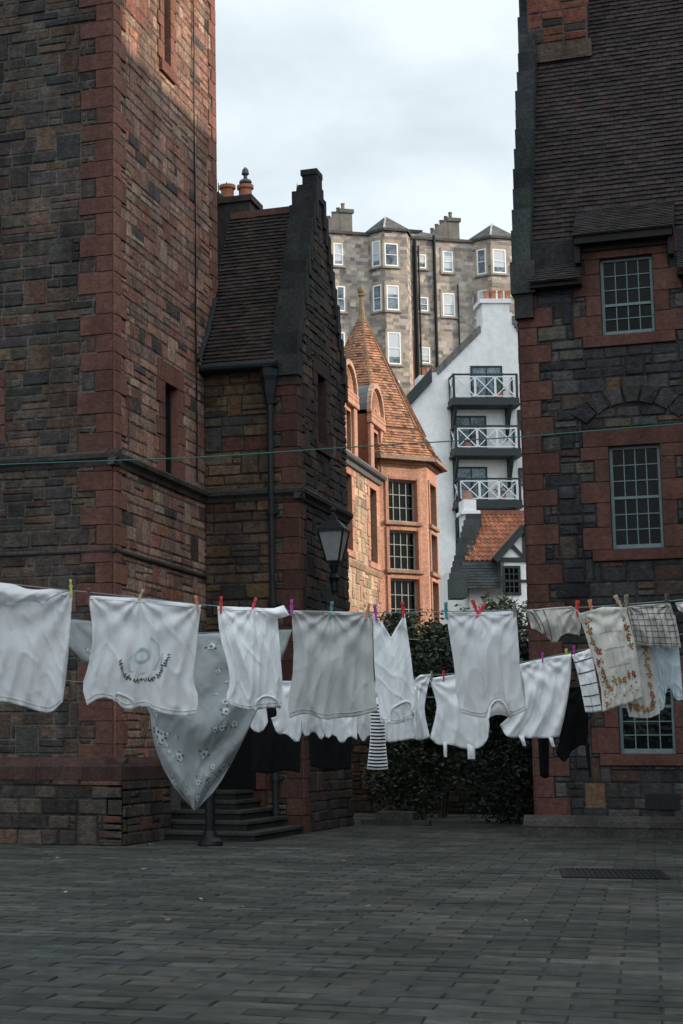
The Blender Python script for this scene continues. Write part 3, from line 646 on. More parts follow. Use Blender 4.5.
# ------------------------------------------------------------------ tenement closing the right of the yard (mostly out of frame, shades it)
sw=thing('courtyard_block',(16,32,0),'long stone block closing the right side of the yard beyond the frame','building')
def long_block(root,y0,y1,ze,zr,nf,chims):
    b=MB(); b.box((12,y0,0),(20,y1,ze),(.12,.10,.085)); b.build('wall',M['farstone'],root)
    b=MB()
    for (xa,xb) in ((11.7,16.0),(20.3,16.0)): b.poly([(xa,y0-.2,ze-.1),(xb,y0-.2,zr),(xb,y1+.2,zr),(xa,y1+.2,ze-.1)],(.05,.035,.03))
    for yy in (y0-.2,y1+.2): b.poly([(11.7,yy,ze-.1),(20.3,yy,ze-.1),(16,yy,zr)],(.08,.07,.06))
    b.build('roof',M['tile'],root); fW=Fr((12,y0,0),(0,1,0),(-1,0,0))
    for fl in range(nf):
        for k in range(int((y1-y0-2)/4.4)):
            s=1.6+k*4.4; h=1.3+fl*3.5
            q=MB(); q.box((s-.15,h-.2,.0),(s+1.15,h,.08),RED2,fr=fW); q.box((s-.15,h+1.9,0),(s+1.15,h+2.15,.06),RED2,fr=fW); q.box((s,h,.004),(s+1.0,h+1.9,.02),(.03,.05,.05),fr=fW)
            for kk in (1,2,3): q.box((s+kk*.25-.01,h,.02),(s+kk*.25+.01,h+1.9,.035),(.1,.15,.15),fr=fW)
            q.build('window',M['ashlar'],root)
    for yy,h in chims:
        b=MB(); b.box((15.3,yy,zr-1.2),(16.7,yy+2.2,zr+h),(.10,.07,.055)); b.build('chimney',M['rubble'],root)
long_block(sw,19,46,17.0,24.1,4,((30.2,1.6),(43,2.0)))
sw2=thing('low_courtyard_block',(16,4,0),'lower stone block closing the right side of the yard behind the photographer','building')
long_block(sw2,-12,18.9,8.5,13.2,2,((-2,2.2),(12,2.2)))

# ------------------------------------------------------------------ red sandstone house with turret (background, sunlit)
WR1=(.47,.25,.175); WR2=(.52,.29,.205)
PAL_S=[((.42,.30,.21),4),((.48,.36,.26),3),((.36,.22,.15),2),((.28,.22,.17),2)]
GX=-12.0; TC=Vector((-12.94,58,0)); TA=2.28
rh=thing('red_stone_house',(-15,56,0),'sunlit orange red stone house with a pointed octagonal turret behind the wing','building')
fA=Fr((GX,42.0,0),(0,1,0),(1,0,0)); GE=10.35; AL=13.75
wall=MB(); quo=MB()
wn=[(8.95,9.75,7.6,9.95),(12.3,13.25,7.55,9.95),(5.4,6.3,7.55,9.95),(8.9,9.7,3.2,5.6),(12.1,12.9,3.2,5.6)]
ex=[]
for i,q in enumerate(wn): ex+=surround(quo,fA,*q,colr=WR1,seed=90+i,wl=.42,ws=.3,hh=.4,lint=.28,sill=.2,depth=.22)
cq=quoin_rects(AL,-1,3,GE,98,wl=.45,ws=.3); blocks(quo,fA,cq,WR1,99)
backing(wall,fA,0,AL,0,GE,wn,(.4,.33,.27)); rubble(wall,fA,6,AL,3,GE,ex+cq+wn,PAL_S,91,ch=(.18,.3))
wall.box((-19,42.01,0),(GX-.4,62,GE-.02),(.3,.2,.14)); wall.build('wall',M['redstone'],rh); quo.build('window_surrounds',M['redstone'],rh)
string(rh,fA,0,AL,7.12,[(-.05,0),(.06,0),(.10,.10),(.12,.18),(-.05,.24)],(.35,.24,.17),'string_course',m='redstone',seed=9)
for q in wn: window(rh,fA,*q,depth=.2,ncol=3,rows=(2,2),frame='black')
b=MB(); b.tube([(GX+.17,42,GE+.10),(GX+.17,42+AL+.2,GE+.10)],.10,8); b.box((GX-.1,42,GE-.16),(GX+.12,42+AL,GE+.02)); b.build('gutter',M['lead'],rh)
py=atx(387.5,520,GX+.15).y
b=MB(); b.tube([(GX+.14,py,GE-.1),(GX+.14,py,.1)],.07,10); b.lathe((GX+.16,py,GE-.7),[(.07,0),(.16,.3),(.17,.5)],8)
for z in (8.6,6.3,4.2): b.tube([(GX+.14,py,z),(GX+.14,py,z+.12)],.10,10)
b.build('drainpipe',M['leadpipe'],rh)
rf=MB(); Vr=Vector((-3.5,0,4.4)); rf.poly([(GX+.1,42,GE),(GX+.1,56,GE),(GX-3.4,56,GE+4.4),(GX-3.4,42,GE+4.4)],(.2,.09,.05)); rf.poly([(-19,42,GE),(-19,62,GE),(GX-3.4,62,GE+4.4),(GX-3.4,42,GE+4.4)],(.2,.09,.05))
tiles(rf,(GX+.12,46,GE+.02),(0,1,0),Vr,10,Vr.length,.14,.2,(.26,.115,.06),93,thick=.03)
rf.poly([(GX+.1,42,GE),(GX-3.4,42,GE+4.4),(-19,42,GE)],(.3,.2,.14)); rf.build('roof',M['tile'],rh)
def dormer(y0,y1,zt,seed):
    """lead barrel roof, round pediment on the wall plane"""
    d=MB(); ym=(y0+y1)/2; hw=(y1-y0)/2; x0=GX-1.9; fD=Fr((GX+.03,y0,0),(0,1,0),(1,0,0)); W_=y1-y0; spring=zt-hw*1.0
    wo=(W_*.26,W_*.74,GE+.35,spring-.45)
    for q in subtract([(0,W_,GE-.05,spring)],wo): d.poly([fD.p(q[0],q[2]),fD.p(q[1],q[2]),fD.p(q[1],q[3]),fD.p(q[0],q[3])],WR2)
    for q in [(0,W_*.22,GE,spring-.3),(W_*.78,W_,GE,spring-.3),(-.08,W_+.08,spring-.30,spring-.10),(-.03,W_+.03,spring-.1,spring+.04),(-.08,W_+.08,spring+.04,spring+.13)]: d.bbox((q[0],q[2],0),(q[1],q[3],.10 if q[1]-q[0]<1 else .16),jit(WR2,.08),fD,bev=.02)
    for xx in (0,W_): d.poly([fD.p(xx,GE),fD.p(xx,spring),(x0,y0+xx,spring),(x0,y0+xx,GE)],(.22,.08,.05))
    n=14; arc=[(ym-hw*math.cos(math.pi*k/n),spring+.1+hw*.98*math.sin(math.pi*k/n)) for k in range(n+1)]
    d.poly([(GX+.05,y,z) for y,z in arc],WR2)
    for k in range(n):
        (ya,za),(yb,zb)=arc[k],arc[k+1]; d.bar((GX+.09,ya,za),(GX+.09,yb,zb),.16,.14,up=Vector((1,0,0)),c=jit((.5,.33,.25),.1))
    # carved fan in the pediment
    for k in range(1,n): 
        y,z=arc[k]; d.bar((GX+.065,ym+(y-ym)*.2,spring+.1+(z-spring-.1)*.2),(GX+.065,ym+(y-ym)*.8,spring+.1+(z-spring-.1)*.8),.05,.03,up=Vector((1,0,0)),c=WR1)
    for a,c_ in ((wo[0],wo[0]),(wo[1],wo[1])): d.poly([fD.p(a,wo[2]),fD.p(a,wo[3]),fD.p(a,wo[3],-.2),fD.p(a,wo[2],-.2)],WR1)
    o=d.build('dormer',M['redstone'],rh)
    l=MB()
    for k in range(n):
        (ya,za),(yb,zb)=arc[k],arc[k+1]; up_=.04
        l.poly([(GX+.0,ya,za+up_),(GX+.0,yb,zb+up_),(x0-.6,yb,zb+up_),(x0-.6,ya,za+up_)])
    l.build('lead_roof',M['lead'],o)
    wq=window(o,fD,*wo,depth=.2,ncol=2,rows=(1,1),frame='black')
dormer(50.4,52.3,13.35,1); dormer(54.2,56.2,13.35,2)
# turret
TZ=11.25
V8=[TC+Vector((TA/math.cos(R(22.5))*math.cos(R(22.5+45*k)),TA/math.cos(R(22.5))*math.sin(R(22.5+45*k)),0)) for k in range(8)]
wall=MB(); SWd=(V8[0]-V8[1]).length
tiers=[(9.05,10.45),(7.45,8.75),(5.65,7.15),(3.6,5.3)]
for k in range(8):
    a,b_=V8[k],V8[(k+1)%8]; mid=(a+b_)/2-TC; fT=Fr(a,b_-a,mid); wh=[(.36,SWd-.42,z0,z1) for z0,z1 in tiers] if k in (6,7,0,5) else []
    if wh:
        # two unequal lights: stone on the viewer side is wider, as built
        ex=[]
        for q in subtract_all if False else []: pass
    rs=[(0,SWd,0,TZ)]
    for e in wh: rs=subtract(rs,e)
    for q in rs: wall.poly([fT.p(q[0],q[2]),fT.p(q[1],q[2]),fT.p(q[1],q[3]),fT.p(q[0],q[3])],jit(WR2,.05))
    for q in wh:
        s0,s1,h0,h1=q
        for e in ([(s0-.13,s0,h0-.1,h1+.1),(s1,s1+.13,h0-.1,h1+.1),(s0,s1,h1,h1+.12)]): wall.bbox((e[0],e[2],-.002),(e[1],e[3],.05),jit(WR1,.1),fT,bev=.015)
        wall.bbox((s0-.18,h0-.13,-.002),(s1+.18,h0-.0,.12),jit((.34,.22,.16),.1),fT,bev=.02)
        for P in ([(s0,h0,0),(s0,h1,0),(s0,h1,-.3),(s0,h0,-.3)],[(s1,h0,0),(s1,h0,-.3),(s1,h1,-.3),(s1,h1,0)],[(s0,h1,0),(s1,h1,0),(s1,h1,-.3),(s0,h1,-.3)],[(s0,h0,0),(s0,h0,-.3),(s1,h0,-.3),(s1,h0,0)]): wall.poly([fT.p(*p) for p in P],jit(WR1,.08))
    wall.bbox((0,TZ-.28,-.002),(SWd,TZ,.10),jit(WR1,.08),fT,bev=.03)
tu=wall.build('turret_wall',M['redstone'],rh)
for k in (6,7,0):
    a,b_=V8[k],V8[(k+1)%8]; fT=Fr(a,b_-a,(a+b_)/2-TC)
    for z0,z1 in tiers: window(tu,fT,.36,SWd-.42,z0,z1,depth=.20,ncol=4,rows=(0,3),frame='palegrey',fw=.05,bot=.05,mw=.025)
# roof: bellcast foot then straight cone
rf=MB(); RE0=TA/math.cos(R(22.5))+.33; apex=Vector((TC.x,TC.y,16.45)); zr0=TZ-.06
prof=[(RE0,0),(RE0-.36,.50),(RE0-.68,1.10),(0.12,apex.z-zr0)]
for k in range(8):
    a0=R(22.5+45*k); a1=a0+R(45)
    for m_ in range(3):
        (r0,z0),(r1,z1)=prof[m_],prof[m_+1]
        A=TC+Vector((r0*math.cos(a0),r0*math.sin(a0),zr0+z0)); B=TC+Vector((r0*math.cos(a1),r0*math.sin(a1),zr0+z0))
        A2=TC+Vector((r1*math.cos(a0),r1*math.sin(a0),zr0+z1)); B2=TC+Vector((r1*math.cos(a1),r1*math.sin(a1),zr0+z1))
        U=(B-A); wd=U.length; V=(A2+B2)/2-(A+B)/2; ln=V.length; wt=(B2-A2).length
        rf.poly([A,B,B2,A2],(.12,.06,.035))
        if k in (4,5,6,7,0): tiles(rf,A,U,V,wd,ln,.112,.155,(.37,.18,.105),200+k*3+m_,rng=lambda t,wd=wd,wt=wt,ln=ln:((wd-(wd+(wt-wd)*t/ln))/2,(wd+(wd+(wt-wd)*t/ln))/2),thick=.035,a=.28,alt=((.13,.085,.055),.13))
        if m_==2: rf.bar(A+Vector((0,0,.03)),A2+Vector((0,0,.01)),.07,.05,c=(.20,.12,.075))
    A=TC+Vector((RE0*math.cos(a0),RE0*math.sin(a0),zr0)); B=TC+Vector((RE0*math.cos(a1),RE0*math.sin(a1),zr0)); rf.bar(A-Vector((0,0,.05)),B-Vector((0,0,.05)),.14,.12,c=(.28,.20,.15)); rf.poly([A,B,TC+Vector((0,0,zr0))],(.2,.1,.07))
tr=rf.build('turret_roof',M['tile'],rh)
b=MB(); b.lathe((apex.x,apex.y,apex.z-.35),[(.24,-.05),(.20,.2),(.14,.45),(.10,.75),(.08,.8),(.08,1.15),(.13,1.2),(.07,1.25),(.13,1.35),(.12,1.47),(.05,1.55)],10,c=(.25,.19,.12)); b.build('finial',M['mould'],tr)

# ------------------------------------------------------------------ far buildings, square to the line of sight
def frD(D, yaw=0.0, u=300):
    """frame facing the yard at distance D"""
    X=(u-PX)/F*D; O=Vector((X*cy-D*sy, X*sy+D*cy,0)); a=YAW+yaw
    return Fr(O,(math.cos(a),math.sin(a),0),(math.sin(a),-math.cos(a),0))
def onfr(fr,u,v):
    d,_=ray(u,v); t=(fr.O-Vector((0,0,EYE))).dot(fr.N)/d.dot(fr.N); p=Vector((0,0,EYE))+d*t; q=p-fr.O
    return (q.dot(fr.U), p.z)
PLANTS=[]
# white gabled block
fw=frD(93); wb=thing('white_gabled_block',fw.p(9,0,-3),'tall white rendered block with three cross railed balconies and a gable chimney','building')
G=lambda u,v: onfr(fw,u,v)
out=[G(377,700)[:1]+(0,),G(560,700)[:1]+(0,),G(560,400),G(519,324),G(511,312),G(481,328),G(437,372),G(431,373),G(412,398),G(385,430)]
out=[(q[0],q[1]) for q in out]
wall=MB(); n=len(out)
wall.poly([fw.p(a,h,0) for a,h in out]); wall.poly([fw.p(a,h,-9) for a,h in reversed(out)])
for k in range(n):
    j=(k+1)%n; wall.poly([fw.p(*out[k],0),fw.p(*out[j],0),fw.p(*out[j],-9),fw.p(*out[k],-9)])
wall.build('wall',M['harl'],wb)
b=MB()
def slab(p,q,w_=.38,c=(.12,.125,.125),d0=.0): b.bar(fw.p(p[0],p[1],-4.4+d0),fw.p(q[0],q[1],-4.4+d0),9.4,w_,c=c)
for p,q in ((G(412,397),G(431,373)),): 
    A=[fw.p(p[0]-.2,p[1]-.6,.25),fw.p(q[0],q[1]-.55,.25),fw.p(q[0],q[1]+.25,.25),fw.p(p[0]-.2,p[1]+.2,.25)]; B=[x-fw.N*9.4 for x in A]
    b.poly(A); b.poly(B)
    for k in range(4): b.poly([A[k],A[(k+1)%4],B[(k+1)%4],B[k]])
b.build('barge_board',M['black'],wb)
b=MB()
for p,q in ((G(437,372),G(480,329)),(G(512,319),G(560,399))):
    for t in range(24):
        a=Vector(p).lerp(Vector(q),t/24); e=Vector(p).lerp(Vector(q),(t+1)/24)
        b.box((a.x,min(a.y,e.y)-.12,-9.2),(e.x+.02,max(a.y,e.y)+.16,.12),jit((.17,.17,.165),.2),fr=fw)
b.build('coping',M['mould'],wb)
a,z=G(482,303); a2,_=G(509,303); b=MB(); b.box((a,z-3.2,-1.5),(a2,z,.004),fr=fw);  b.box((a-.15,z-.02,-1.6),(a2+.1,z+.22,.12),(.45,.45,.44),fr=fw); cs=b.build('chimney',M['harl'],wb)
for k in range(4):
    p=fw.p(a+.35+k*.40,z+.2,-.5); b=MB(); b.lathe(p,[(.17,0),(.15,.1),(.14,.5),(.17,.56),(.16,.62)],12); b.build('chimney_pot',M['terracotta'],cs)
a,z=G(436,362); b=MB(); b.box((a-.1,z-1.2,-6),(a+1.5,z+.25,-4.5),fr=fw); c2=b.build('chimney',M['harl'],wb)
for k in range(3): b=MB(); b.lathe(fw.p(a+.35+k*.42,z+.25,-5.2),[(.17,0),(.15,.1),(.14,.5),(.17,.58)],10); b.build('chimney_pot',M['terracotta'],c2)
def fwin(parent,fr,u0,v0,u1,v1,ncol=2,rows=(0,1),frame='black',pane='paleglass',depth=-.02,fw_=.09,mw=.07,hole=False):
    a,z1=onfr(fr,u0,v0); b_,z0=onfr(fr,u1,v1)
    return window(parent,fr,a,b_,z0,z1,depth=depth,ncol=ncol,rows=rows,frame=frame,pane=pane,fw=fw_,mw=mw,bot=fw_)
for (u0,v0,u1,v1,vb) in ((470,366,503,400,None),(454,416,487,452,None),(455,467,488,502,None),(455,520,480,560,None)):
    fwin(wb,fw,u0,v0,u1,v1)
fwin(wb,fw,518,468,527,486,ncol=1,rows=(1,1)); fwin(wb,fw,517,410,521,430,ncol=1,rows=(1,1))
for (u0,u1,vt,vb,kx) in ((449,512,380,402,0),(451,514,431,452,1),(454,515,483,503,2)):
    a,zt=G(u0,vt); a2,zb=G(u1,vb); DP=1.25
    bl_=MB(); bl_.box((a-.1,zb-.34,0.01),(a2+.1,zb,DP),fr=fw); bl_.box((a-.16,zb-.42,0.01),(a2+.16,zb-.30,DP+.1),fr=fw)
    bal=bl_.build('balcony',M['black'],wb)
    for s in (a+.1,a2-.35):
        b=MB(); b.bar(fw.p(s,zb-.40,DP-.1),fw.p(s,zb-1.9,.1),.14,.16); b.bar(fw.p(s,zb-.4,.12),fw.p(s,zb-2.1,.12),.14,.16)
        b.build('bracket',M['black'],bal)
    b=MB(); pst=MB(); nb=3
    for s in (a,a2,): pst.bar(fw.p(s,zb,DP-.05),fw.p(s,zt+.1,DP-.05),.12); pst.bar(fw.p(s,zb,.1),fw.p(s,zt+.1,.1),.10)
    pst.bar(fw.p(a,zt+.05,DP-.05),fw.p(a2,zt+.05,DP-.05),.09); pst.bar(fw.p(a,zt+.05,.05),fw.p(a,zt+.05,DP-.05),.08)
    pst.build('post_and_rail',M['black'],bal)
    for k in range(nb):
        s0=a+.08+(a2-a-.16)*k/nb; s1=a+.08+(a2-a-.16)*(k+1)/nb; zz0,zz1=zb+.08,zt-.08; dd_=DP-.05
        P=[(s0+.03,zz0),(s1-.03,zz0),(s1-.03,zz1),(s0+.03,zz1)]
        for q in range(4): b.bar(fw.p(*P[q],dd_),fw.p(*P[(q+1)%4],dd_),.075,.05)
        b.bar(fw.p(*P[0],dd_),fw.p(*P[2],dd_),.06,.04); b.bar(fw.p(*P[1],dd_),fw.p(*P[3],dd_),.06,.05)
        m0=((P[0][0]+P[1][0])/2)
    for d0,d1 in ((.1,DP-.1),): 
        for P0,P1 in (((a,zb+.1,d0),(a,zt,d1)),((a,zt,d0),(a,zb+.1,d1))): b.bar(fw.p(*P0),fw.p(*P1),.055,.05)
    b.build('railing',M['white'],bal)

for k,(u,v,lab) in enumerate(((497,402,'green potted plant on the top balcony of the white block'),(466,452,'green potted plant on the middle balcony of the white block'),(500,503,'green potted plant on the lowest balcony of the white block'))):
    a,z=G(u,v); p=fw.p(a,z,.55); t=thing('potted_plant',p,lab,'potted plant','plants on the balconies'); b=MB(); b.lathe(p,[(.16,0),(.22,.4),(.24,.42),(.19,.40)],10); b.build('pot',M['terracotta'],t)
    PLANTS.append((p,t,k))
# small pantiled house
fh=frD(82); H=lambda u,v: onfr(fh,u,v)
sh=thing('pantiled_cottage',fh.p(9,0,-3),'small white cottage with orange pantiles and dark half timbered gable','building')
wall=MB(); a0,_=H(455,560); a1=a0+9.0; zt=H(480,566)[1]
wall.box((H(468,560)[0],0,-7),(a1,zt+.2,0),fr=fh); 
# left gable end, slate hung
e0=H(451,588); e1=H(470,520); 
wall.build('wall',M['harl'],sh)
rf=MB(); pl=[H(466,563),H(484,508)]; 
A=fh.p(*H(464,562),.35); B=fh.p(H(464,562)[0]+9,H(464,562)[1],.35); zr=H(500,508)[1]; ax=H(486,508)[0]
Rz=zr; A2=fh.p(H(484,508)[0],Rz,-2.2)
rf.poly([A,B,B-fh.N*2.6+Vector((0,0,Rz-A.z)),A2],(.2,.08,.05)); 
Uu=fh.U; Vv=(fh.p(H(464,562)[0],Rz,-2.2)-A); off=(A2-fh.p(H(464,562)[0],Rz,-2.2)).length
# pantiles: rounded rolls
r=random.Random(12); ln=Vv.length; Vn=Vv.normalized(); Nn=Uu.cross(Vn).normalized(); Nn=Nn if Nn.z>0 else -Nn
nrow=11; rw=ln/nrow; tw_=.235
for k in range(nrow):
    s=0
    while s<9:
        if s+tw_*.5>off*(k+.5)/nrow:
            c=jit((.33,.125,.07),.28,r); p=A+Uu*s+Vn*(k*rw); 
            prof=[(0,.01),(.03,.05),(.08,.075),(.13,.05),(.16,.01),(.235,.012)]
            for q in range(len(prof)-1):
                (x0,n0),(x1,n1)=prof[q],prof[q+1]
                rf.poly([p+Uu*x0+Nn*(n0+.035),p+Uu*x1+Nn*(n1+.035),p+Uu*x1+Nn*n1+Vn*(rw*1.05),p+Uu*x0+Nn*n0+Vn*(rw*1.05)],c)
                rf.poly([p+Uu*x0+Nn*(n0+.035),p+Uu*x1+Nn*(n1+.035),p+Uu*x1+Nn*-.02,p+Uu*x0-Nn*.02],tuple(x*.7 for x in c))
        s+=tw_
rf.bar(A2+Vector((0,0,.06)),A2+Uu*8+Vector((0,0,.06)),.3,.22,c=(.25,.10,.06))
rf.build('roof',M['tile'],sh)
rf=MB()  # slate lower roof and dark stepped verge at the left
S0=fh.p(*H(452,590),.9); S1=fh.p(*H(496,590),.9); S2=fh.p(*H(494,562),.36); S3=fh.p(*H(461,562),.36)
rf.poly([S0,S1,S2,S3],(.04,.045,.045)); tiles(rf,S0,(S1-S0),(S3-S0)-(S1-S0).normalized()*((S3-S0).dot((S1-S0).normalized())),(S1-S0).length,(S3-S0).length*.97,.15,.25,(.05,.055,.055),45,thick=.03,rng=lambda t:(t*.33,(S1-S0).length))
for k in range(12):
    t=k/12; p=Vector(H(452,588)).lerp(Vector(H(479,512)),t); q=Vector(H(452,588)).lerp(Vector(H(479,512)),(k+1)/12)
    rf.box((p.x-.15,p.y-.55,-.3-1.8*t),(q.x+.42,q.y+.12,.95-2.6*t),jit((.055,.06,.062),.2),fr=fh)
rf.build('slate_verge',M['tile'],sh)
b=MB(); c0=H(471,492); c1=H(484,492); zb_=H(478,520)[1]; b.box((c0[0],zb_-.8,-2.9),(c1[0],c0[1]-.1,-1.8),fr=fh); b.box((c0[0]-.12,H(1,505)[1]-.20,-3.0),(c1[0]+.18,H(1,505)[1]-.02,-1.7),fr=fh); cs=b.build('chimney',M['harl'],sh)
b=MB(); b.lathe(fh.p((c0[0]+c1[0])/2,c0[1]-.12,-2.3),[(.28,0),(.26,.3),(.22,.36),(.22,.5)],12,c=(.35,.2,.15)); b.build('chimney_pot',M['redstone'],cs)
# timbered gable dormer
gb=MB(); P=[H(493,561),H(519,533),H(545,561)]; DX=1.0
gb.poly([fh.p(*q,DX) for q in P]); a_,z_=H(494,561); b_,z2=H(544,640)
gb.box((a_+.25,H(1,600)[1]-6,0.02),(b_,z_+.02,DX-.02),fr=fh); gw=gb.build('gable_wall',M['harl'],sh)
tb=MB()
L0,T,R0=Vector(H(489,563)),Vector(H(518,530)),Vector(H(547,563))
def tbar(p,q,w_,d=.09): tb.bar(fh.p(p[0],p[1],DX+.02),fh.p(q[0],q[1],DX+.02),d,w_,up=Vector((0,0,1)))
tb2=tbar
def flat(p,q,w_,dd_=DX,tk=.10):
    p=Vector(p);q=Vector(q);d=(q-p).normalized();n_=Vector((-d.y,d.x))*w_/2
    A=[fh.p(*(p+n_),dd_+tk),fh.p(*(q+n_),dd_+tk),fh.p(*(q-n_),dd_+tk),fh.p(*(p-n_),dd_+tk)]; B=[x-fh.N*tk for x in A]
    tb.poly(A)
    for k in range(4): tb.poly([A[k],A[(k+1)%4],B[(k+1)%4],B[k]])
flat(L0,T,.34,DX+.12,.16); flat(T,R0,.34,DX+.12,.16); flat(H(493,562),H(545,562),.20)
flat(H(519,535),H(519,561),.17); flat(H(506,547),H(519,561),.17,tk=.09); flat(H(532,547),H(519,561),.17,tk=.08); flat(H(494,583),H(545,583),.12,tk=.07)
tb.build('timbers',M['black'],gw)
b=MB(); A=[fh.p(*L0,DX+.3),fh.p(*T,DX+.3),fh.p(T[0],T[1],-1.8),fh.p(L0[0],L0[1],-.2)]; off=Vector((0,0,.12)); b.poly([x+off for x in A],(.3,.12,.07)); A=[fh.p(*R0,DX+.3),fh.p(*T,DX+.3),fh.p(T[0],T[1],-1.8),fh.p(R0[0],R0[1],-.2)]; b.poly([x+off for x in A],(.3,.12,.07)); b.build('gable_roof',M['tile'],gw)
fh1=Fr(fh.p(0,0,DX),fh.U,fh.N)
def fwin2(u0,v0,u1,v1):
    a,z1=H(u0,v0); b_,z0=H(u1,v1); window(gw,fh1,a,b_,z0,z1,depth=-.02,ncol=3,rows=(2,2),frame='black',pane='glass',fw=.12,mw=.05,bot=.12)
fwin2(497,568,516,597); fwin2(525,567,544,597)

# unseen block added to shade the white block, hidden by the right stone house
fn=frD(76); nb_=thing('added_shade_block',fn.p(36,0,-14),'plain grey block added out of view to shade the white block','building')
b=MB(); b.box((29,0,-32),(44,33,0),(.3,.27,.24),fr=fn); b.build('wall',M['farstone'],nb_)
b=MB(); b.poly([fn.p(28.6,33,.3),fn.p(44.4,33,.3),fn.p(36,37.5,-8)],(.1,.1,.1)); b.poly([fn.p(28.6,33,-32.3),fn.p(44.4,33,-32.3),fn.p(36,37.5,-24)],(.1,.1,.1)); b.poly([fn.p(28.6,33,.3),fn.p(28.6,33,-32.3),fn.p(36,37.5,-24),fn.p(36,37.5,-8)],(.1,.1,.1)); b.poly([fn.p(44.4,33,.3),fn.p(44.4,33,-32.3),fn.p(36,37.5,-24),fn.p(36,37.5,-8)],(.1,.1,.1)); b.build('roof',M['mould'],nb_)
# far tenement on the hill
ft=frD(130,yaw=R(13.0),u=330); Tn=lambda u,v: onfr(ft,u,v)
tn=thing('bay_windowed_tenement',ft.p(8,0,-5),'tall grey brown stone tenement with bay windows and big chimneys on the skyline','building')
FS=[((.33,.28,.235),5),((.42,.36,.30),3),((.27,.235,.21),3),((.20,.185,.175),2)]
wall=MB(); xl=-26.0; xr=Tn(560,250)[0]+4; zt=Tn(340,234)[1]; r=random.Random(17)
def farwall(fr,s0,s1,h0,h1,seed):
    r=random.Random(seed); h=h0
    while h<h1:
        c=r.uniform(.20,.32); h2=min(h+c,h1); s=s0
        while s<s1:
            w_=r.uniform(.35,.8); e=min(s+w_,s1); wall.poly([fr.p(s,h),fr.p(e,h),fr.p(e,h2),fr.p(s,h2)],pick(FS,r)); s=e
        h=h2
wall.box((xl,0,-12),(xr,20,-.01),(.25,.2,.15),fr=ft); wall.box((xl,20,-12),(xr,zt,-.02),(.25,.2,.15),fr=ft)
farwall(ft,xl,xr,18,zt,1)
bays=[(Tn(368,240)[0],Tn(410,240)[0]),(Tn(472,240)[0],Tn(519,240)[0]),(xl+8,xl+11.5)]
roofs=[]
BD=1.3
for i,(a,c) in enumerate(bays):
    w_=c-a; P=[(a,0),(a+w_*.24,BD),(a+w_*.76,BD),(c,0)]
    for k in range(3):
        A=ft.p(P[k][0],0,P[k][1]); B=ft.p(P[k+1][0],0,P[k+1][1]); U=B-A; N_=Vector((U.y,-U.x,0)); f=Fr(A,U,N_); farwall(f,0,U.length,0 if False else 18,zt+.1,5+i*3+k)
wall.build('wall',M['farstone'],tn)
b=MB(); b.box((xl,zt,-.3),(xr,zt+.22,.18),(.10,.09,.08),fr=ft)
for a,c in bays:
    w_=c-a; P=[(a-.15,0),(a+w_*.24-.1,BD+.2),(a+w_*.76+.1,BD+.2),(c+.15,0)]; ap=((a+c)/2-.0,zt+1.9,-.6)
    for k in range(3):
        A=[ft.p(P[k][0],zt+.1,P[k][1]),ft.p(P[k+1][0],zt+.1,P[k+1][1])]; U_=Vector((0,0,.2)); b.poly([A[0],A[1],A[1]+U_,A[0]+U_],(.08,.075,.07)); b.poly([A[0]+U_,A[1]+U_,ft.p(*ap)],(.10,.10,.10))
        b.bar(A[0]+U_,ft.p(*ap),.14,.1,c=(.45,.45,.45)) if k in (1,) else None
    b.poly([ft.p(a-.15,zt+.3,0),ft.p(*ap),ft.p(ap[0],zt+1.9,-5),ft.p(a-.6,zt+.3,-5)],(.10,.10,.10)); b.poly([ft.p(c+.15,zt+.3,0),ft.p(*ap),ft.p(ap[0],zt+1.9,-5),ft.p(c+.6,zt+.3,-5)],(.10,.10,.10))
b.poly([ft.p(xl,zt+.2,.1),ft.p(xr,zt+.2,.1),ft.p(xr,zt+1.5,-5.5),ft.p(xl,zt+1.5,-5.5)],(.08,.08,.08))
pk=Tn(432,232); b.poly([ft.p(Tn(413,238)[0],zt+.2,.12),ft.p(Tn(465,240)[0],zt+.2,.12),ft.p(pk[0],zt+1.3,-2)],(.10,.10,.10))
b.build('roof',M['mould'],tn)
b=MB(); a,z=Tn(397,233); c_,_=Tn(437,233); b.box((a,zt-.1,-4),(c_,zt+1.6,-3.4),(1,1,1),fr=ft); b.build('attic_wall',M['harl'],tn)
b=MB(); b.box((a-.2,zt+1.6,-5),(c_+.2,zt+1.85,-3.2),fr=ft); b.build('attic_roof',M['black'],tn)
